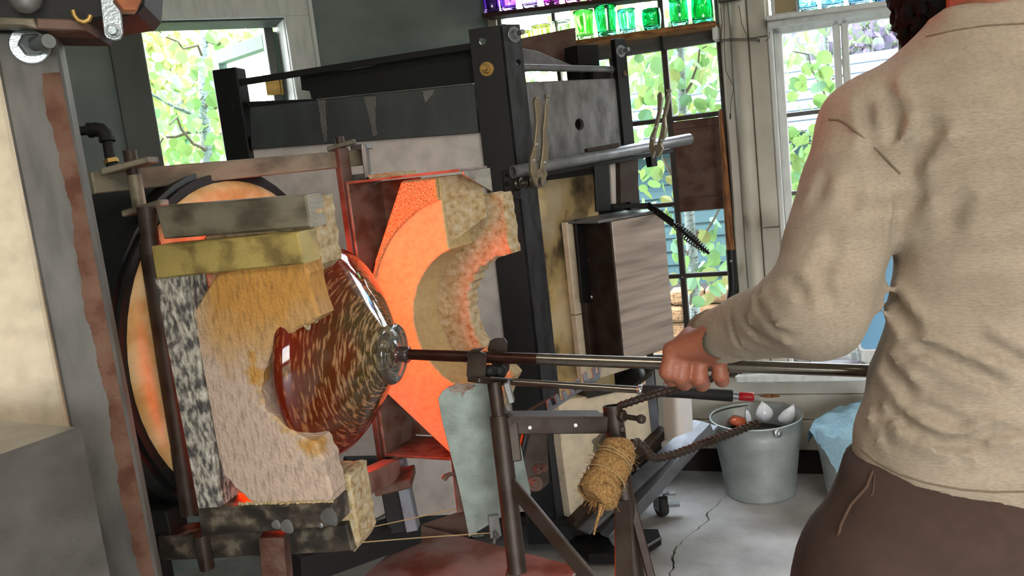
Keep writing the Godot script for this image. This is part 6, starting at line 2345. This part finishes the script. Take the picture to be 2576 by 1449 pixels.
func person() -> void:
	WRN = noise(51, 11.0, FastNoiseLite.TYPE_SIMPLEX_SMOOTH, 2)
	HEM = P(2552, 1180, 1.15)
	NECK = P(2510, 52, 1.13)
	LX = Vector3(-0.985, 0, -0.17)
	FW = Vector3(-0.17, 0, 0.985)
	#        neck side, left shoulder, elbow, wrist, cuff, hand; then the right arm
	ARM = [P(2440, 135, 1.13), P(2200, 335, 1.19), P(2052, 775, 1.15), P(1800, 845, 1.375), P(1786, 850, 1.385), P(1740, 880, 1.39), P(2600, 130, 1.11), P(2870, 330, 1.09), P(2860, 800, 1.10), P(2560, 900, 1.25)]
	var t := thing("person", "man seen from behind in tan shirt and brown trousers, left hand gripping the blowpipe", "person", Vector3(HEM.x, 0, HEM.z))
	# folds of the shirt: lines on the cloth [x, y, ...], width, depth
	for q in [[[2363, 288, 2335, 340, 2300, 400, 2274, 445], 0.016, 0.010], [[2262, 470, 2252, 540, 2246, 625], 0.012, 0.006], [[2325, 465, 2290, 520, 2268, 560], 0.014, 0.006], [[2178, 225, 2188, 320, 2196, 420], 0.012, 0.006], [[2215, 200, 2248, 290, 2243, 385], 0.014, 0.007], [[2440, 470, 2400, 520, 2380, 600], 0.016, 0.005],
		[[2290, 868, 2351, 887, 2438, 930, 2560, 990], 0.011, 0.0120], [[2446, 850, 2510, 880, 2600, 925], 0.011, 0.0120], [[2215, 1015, 2301, 1081, 2372, 1115, 2450, 1119, 2492, 1133], 0.010, 0.0150], [[2198, 1011, 2206, 1048, 2250, 1062], 0.008, 0.0090], [[2322, 1024, 2380, 1046, 2440, 1072], 0.010, 0.0090], [[2438, 1100, 2500, 1086, 2590, 1088], 0.009, 0.0120], [[2218, 895, 2250, 945, 2312, 1010], 0.012, 0.0090], [[2240, 720, 2260, 780, 2320, 850], 0.014, 0.0090], [[2420, 1150, 2424, 1180], 0.008, 0.0075], [[2225, 1090, 2245, 1130], 0.008, 0.0060],
		[[1910, 792, 1957, 836, 2004, 853], 0.008, 0.009], [[1867, 790, 1898, 836, 1944, 866], 0.008, 0.007], [[1838, 772, 1845, 830, 1870, 885], 0.007, 0.005], [[1914, 718, 1907, 774, 1940, 800], 0.009, 0.008], [[1966, 700, 2002, 716, 2030, 760], 0.010, 0.006], [[2100, 560, 2090, 650, 2096, 680], 0.012, 0.004], [[2060, 640, 2075, 720, 2100, 800], 0.012, 0.005], [[2150, 450, 2140, 540], 0.012, 0.004], [[2205, 480, 2212, 590], 0.010, 0.005], [[2080, 420, 2050, 520], 0.012, 0.004]]:
		var pts := PackedVector3Array()
		for i in range(0, q[0].size(), 2):
			pts.append(onto(shirt_base, q[0][i], q[0][i + 1]))
		var c := (pts[0] + pts[-1]) / 2
		var r := 0.0
		for p in pts:
			r = maxf(r, p.distance_to(c))
		FOLDS.append([pts, q[1], q[2], 0, c, pow(r + q[1] * 3.2, 2.0)])
	var acc := empty()
	var lo := Vector3(1e9, 1e9, 1e9)
	var hi := -lo
	for p in ARM + [HEM, NECK, HEM + LX * 0.2, HEM - LX * 0.2, HEM + FW * 0.1, HEM - FW * 0.1]:
		lo = lo.min(p)
		hi = hi.max(p)
	nets(shirt, lo - Vector3.ONE * 0.11, hi + Vector3.ONE * 0.11, 0.0085, acc)
	part("shirt", net_mesh(acc), M.shirt, t)
	# ribbed cuff, collar band, hem stitching and the shoulder seam
	var st := mb()
	var ca: Vector3 = (ARM[4] - ARM[2]).normalized()
	lathe(st, [Vector2(0.038, -0.012), Vector2(0.045, -0.010), Vector2(0.0455, 0.000), Vector2(0.044, 0.018), Vector2(0.042, 0.028), Vector2(0.037, 0.028)], ARM[4] - ca * 0.018, ca, 40, 0.02)
	part("cuff", st, M.shirt_rib, t)
	st = mb()
	var ring := PackedVector3Array()
	var na := (NECK - HEM).normalized()
	for i in 40:
		var a := TAU * i / 40
		ring.append(NECK - na * 0.003 + LX * cos(a) * 0.072 + FW * sin(a) * 0.068)
	var band := ring.duplicate()
	tube(st, band, 0.0085, 10, true)
	part("collar", st, M.shirt_rib, t)
	for q in [[[2085, 300, 2110, 302, 2130, 312, 2170, 345, 2215, 385, 2265, 438], 0.0016], [[2165, 1128, 2200, 1160, 2260, 1192, 2330, 1215, 2420, 1232, 2500, 1238, 2600, 1236], 0.0012], [[2330, 92, 2400, 76, 2480, 64, 2590, 58], 0.0012]]:
		st = mb()
		tube(st, trace(shirt, q[0]), q[1], 6)
		part("seam", st, M.shirt_rib, t)
	# trousers
	var k1 := P(2100, 1760, 1.16)
	LEGS = [[P(2365, 1235, 1.16), P(2240, 1470, 1.15), 0.122, 0.117], [P(2240, 1470, 1.15), k1, 0.117, 0.09], [k1, Vector3(k1.x - 0.02, 0.05, k1.z - 0.04), 0.09, 0.07], [P(2700, 1260, 1.14), P(2800, 1560, 1.12), 0.12, 0.11], [P(2800, 1560, 1.12), P(2840, 1830, 1.12), 0.11, 0.09], [P(2840, 1830, 1.12), Vector3(P(2840, 1830, 1.12).x, 0.05, P(2840, 1830, 1.12).z), 0.09, 0.07], [P(2430, 1330, 1.12), P(2650, 1330, 1.10), 0.11, 0.11]]
	acc = empty()
	lo = Vector3(1e9, 1e9, 1e9)
	hi = -lo
	for b in LEGS:
		lo = lo.min(b[0]).min(b[1])
		hi = hi.max(b[0]).max(b[1])
	nets(trousers, Vector3(lo.x - 0.14, 0.03, lo.z - 0.15), Vector3(hi.x + 0.14, HEM.y + 0.13, hi.z + 0.15), 0.012, acc)
	part("trousers", net_mesh(acc), M.trousers, t)
	for q in [[[2352, 1262, 2420, 1272, 2500, 1279, 2600, 1281], 0.0022, "pocket_welt"], [[2352, 1264, 2400, 1288, 2470, 1303, 2600, 1307], 0.0022, "pocket_welt"], [[2352, 1262, 2353, 1290, 2390, 1308, 2470, 1330, 2600, 1336], 0.0013, "pocket_seam"], [[2195, 1185, 2180, 1225, 2140, 1270, 2115, 1320, 2104, 1370, 2108, 1400], 0.0022, "side_pocket_edge"], [[2200, 1195, 2196, 1240, 2165, 1290, 2145, 1330, 2120, 1392], 0.0012, "pocket_seam"]]:
		st = mb()
		tube(st, trace(trousers, q[0]), q[1], 7)
		part(q[2], st, M.trousers_seam, t)
	# shoes
	for s in [LEGS[2][1], LEGS[5][1]]:
		acc = empty()
		var o := Vector3(s.x, 0, s.z)
		var sb := [[o + Vector3(0, 0.045, 0.04), o + Vector3(-0.01, 0.05, -0.02), 0.042, 0.045], [o + Vector3(-0.01, 0.05, -0.02), o + Vector3(-0.05, 0.034, -0.17), 0.046, 0.034]]
		nets(func(p: Vector3) -> float: return maxf(bones(p, sb, 0.03), 0.002 - p.y), o + Vector3(-0.15, -0.01, -0.25), o + Vector3(0.1, 0.13, 0.12), 0.008, acc)
		part("shoe", net_mesh(acc), M.shoe, t)
	# body: core under the clothes, neck and head, and the gripping hand on a finer grid
	acc = empty()
	var hd := P(2425, -190, 1.17)
	var core := [[HEM, HEM.lerp(NECK, 0.4), 0.10, 0.09], [HEM.lerp(NECK, 0.4), HEM.lerp(NECK, 0.8), 0.09, 0.095], [HEM.lerp(NECK, 0.8), NECK, 0.08, 0.055], [ARM[0], ARM[1], 0.045, 0.055], [ARM[1], ARM[2], 0.050, 0.042], [ARM[2], ARM[3], 0.042, 0.027], [ARM[6], ARM[7], 0.045, 0.055], [ARM[7], ARM[8], 0.05, 0.042], [ARM[8], ARM[9], 0.042, 0.03], [HEM, LEGS[0][1], 0.08, 0.075], [LEGS[0][1], LEGS[1][1], 0.075, 0.05], [LEGS[1][1], LEGS[2][1], 0.05, 0.04], [HEM, LEGS[3][1], 0.08, 0.075], [LEGS[3][1], LEGS[4][1], 0.075, 0.05], [LEGS[4][1], LEGS[5][1], 0.05, 0.04]]
	nets(func(p: Vector3) -> float: return bones(p, core, 0.03), Vector3(minf(ARM[3].x, LEGS[2][1].x) - 0.06, 0.02, -1.55), Vector3(ARM[7].x + 0.12, NECK.y - 0.02, -0.75), 0.014, acc)
	var hr: Vector3 = (P(2300, -190, 1.25) - hd).normalized()
	var head := [[NECK - na * 0.06, NECK + na * 0.05, 0.066, 0.060], [NECK + na * 0.05, hd + Vector3(0, -0.02, 0), 0.060, 0.066], [hd - hr * 0.025 + Vector3(0, 0.02, 0), hd + hr * 0.02 + Vector3(0, 0.03, 0), 0.088, 0.085], [hd + hr * 0.03 + Vector3(0, -0.05, 0), hd + hr * 0.06 + Vector3(0, -0.07, 0), 0.06, 0.042], [hd + hr * 0.098 + Vector3(0, 0.0, 0), hd + hr * 0.118 + Vector3(0, -0.03, 0), 0.010, 0.016], [hd + hr * 0.09 + Vector3(0, 0.03, 0) + hr.cross(Vector3.UP) * 0.05, hd + hr * 0.09 + Vector3(0, 0.03, 0) - hr.cross(Vector3.UP) * 0.05, 0.014, 0.014], [hd + hr.cross(Vector3.UP) * 0.088 + Vector3(0, 0.02, 0), hd + hr.cross(Vector3.UP) * 0.085 + Vector3(0, -0.02, 0), 0.014, 0.010], [hd - hr.cross(Vector3.UP) * 0.088 + Vector3(0, 0.02, 0), hd - hr.cross(Vector3.UP) * 0.085 + Vector3(0, -0.02, 0), 0.014, 0.010]]
	nets(func(p: Vector3) -> float: return bones(p, head, 0.018), hd + Vector3(-0.2, -0.27, -0.2), hd + Vector3(0.2, 0.15, 0.2), 0.006, acc)
	# left hand closed over the pipe: knuckles towards the far left, fingers down the near side and under
	var hb := []
	var wr := P(1806, 846, 1.375)
	hb.append([ARM[3], wr, 0.030, 0.029])
	var mc := [[1693, 882], [1722, 880], [1762, 886], [1806, 896]]
	var pp := [[1680, 935], [1712, 946], [1758, 950], [1812, 944]]
	var dd := [[1690, 952], [1722, 962], [1766, 965], [1816, 956]]
	var fr := [0.0150, 0.0152, 0.0148, 0.0138]
	for i in 4:
		var m0: Vector3 = P(mc[i][0], mc[i][1], 1.372)
		var m1: Vector3 = P(pp[i][0], pp[i][1], 1.372)
		var m2: Vector3 = P(dd[i][0], dd[i][1], 1.398)
		var m3: Vector3 = P(pp[i][0] + 8, pp[i][1] - 12, 1.426)
		hb.append([wr.lerp(P(1812 - 6 * (3 - i), 850 + 5 * i, 1.31), 0.7), m0, 0.023, fr[i] + 0.001])
		hb.append([m0, m1, fr[i], fr[i] - 0.0014])
		hb.append([m1, m2, fr[i] - 0.0014, fr[i] - 0.0024])
		hb.append([m2, m3, fr[i] - 0.0026, fr[i] - 0.0042])
	hb.append([P(1800, 850, 1.395), P(1745, 868, 1.425), 0.024, 0.016])
	hb.append([P(1745, 868, 1.425), P(1700, 900, 1.434), 0.0145, 0.013])
	hb.append([P(1700, 900, 1.434), P(1684, 925, 1.430), 0.0125, 0.010])
	hb.append([P(1745, 852, 1.378), P(1790, 876, 1.374), 0.022, 0.020])
	var hand := func(p: Vector3) -> float:
		var d := cone(p, hb[0][0], hb[0][1], hb[0][2], hb[0][3])
		for i in 4:
			var b = hb[1 + i * 4]
			d = smin(d, cone(p, b[0], b[1], b[2], b[3]), 0.016)
		var palm = hb[hb.size() - 1]
		d = smin(d, cone(p, palm[0], palm[1], palm[2], palm[3]), 0.02)
		for i in 4:
			var fg := 1e9
			for j in 3:
				var b = hb[2 + i * 4 + j]
				fg = smin(fg, cone(p, b[0], b[1], b[2], b[3]), 0.006)
			d = smin(d, fg, 0.0055)
		var th := 1e9
		for j in 3:
			var b = hb[17 + j]
			th = smin(th, cone(p, b[0], b[1], b[2], b[3]), 0.008)
		d = smin(d, th, 0.010)
		for s in 4:      # sinews over the back of the hand
			d -= 0.0016 * exp(-pow(cone(p, wr + Vector3(0, 0.02, 0.02), hb[2 + s * 4][0] + Vector3(0, 0.01, 0.012), 0.0, 0.0) / 0.006, 2.0))
		return d
	lo = wr.min(P(1670, 970, 1.370)) - Vector3.ONE * 0.05
	hi = ARM[3].max(P(1700, 820, 1.440)) + Vector3(0.05, 0.05, 0.06)
	lo.z = P(1690, 920, 1.40).z - 0.02
	hi.z = wr.z + 0.06
	nets(hand, lo, hi, 0.003, acc)
	part("body", net_mesh(acc), M.skin, t)
	# hair and beard: dark mass with loose curls
	acc = empty()
	var hair := [[hd - hr * 0.03 + Vector3(0, 0.035, 0), hd + Vector3(0, 0.045, 0), 0.100, 0.098], [hd - hr * 0.06 + Vector3(0, -0.01, 0), hd - hr * 0.05 + Vector3(0, -0.06, 0), 0.05, 0.035]]
	var beard := [[P(2425, -70, 1.19), P(2388, 20, 1.205), 0.074, 0.070], [P(2388, 20, 1.205), P(2360, 92, 1.21), 0.066, 0.045], [P(2450, -60, 1.17), P(2440, 50, 1.18), 0.06, 0.036], [hd + hr * 0.06 + Vector3(0, -0.05, 0), P(2388, 20, 1.205), 0.07, 0.066]]
	var hn := noise(61, 45.0, FastNoiseLite.TYPE_SIMPLEX_SMOOTH, 3)
	nets(func(p: Vector3) -> float: return minf(bones(p, hair, 0.02), bones(p, beard, 0.02)) + hn.get_noise_3dv(p) * 0.018, hd + Vector3(-0.22, -0.26, -0.22), hd + Vector3(0.2, 0.17, 0.2), 0.006, acc)
	part("hair", net_mesh(acc), M.hair, t)
	st = mb()
	for i in 260:
		var f := rng.randf()
		var c := P(2425, -70, 1.19).lerp(P(2352, 92, 1.21), f)
		var d := Vector3(rng.randfn(), rng.randfn(), rng.randfn()).normalized()
		var r := lerpf(0.060, 0.036, f)
		var o := c + d * r * 0.95
		var s := d.cross(Vector3.UP).normalized()
		var q := d * 0.5 + Vector3(0, -0.8, 0)
		tube(st, PackedVector3Array([o, o + q * 0.008 + s * 0.004, o + q * 0.015 - s * 0.003, o + q * 0.021 + s * 0.004]), [0.0011, 0.001, 0.0008, 0.0004], 4)
	part("beard_curls", st, M.hair, t).set_meta("kind", "stuff")
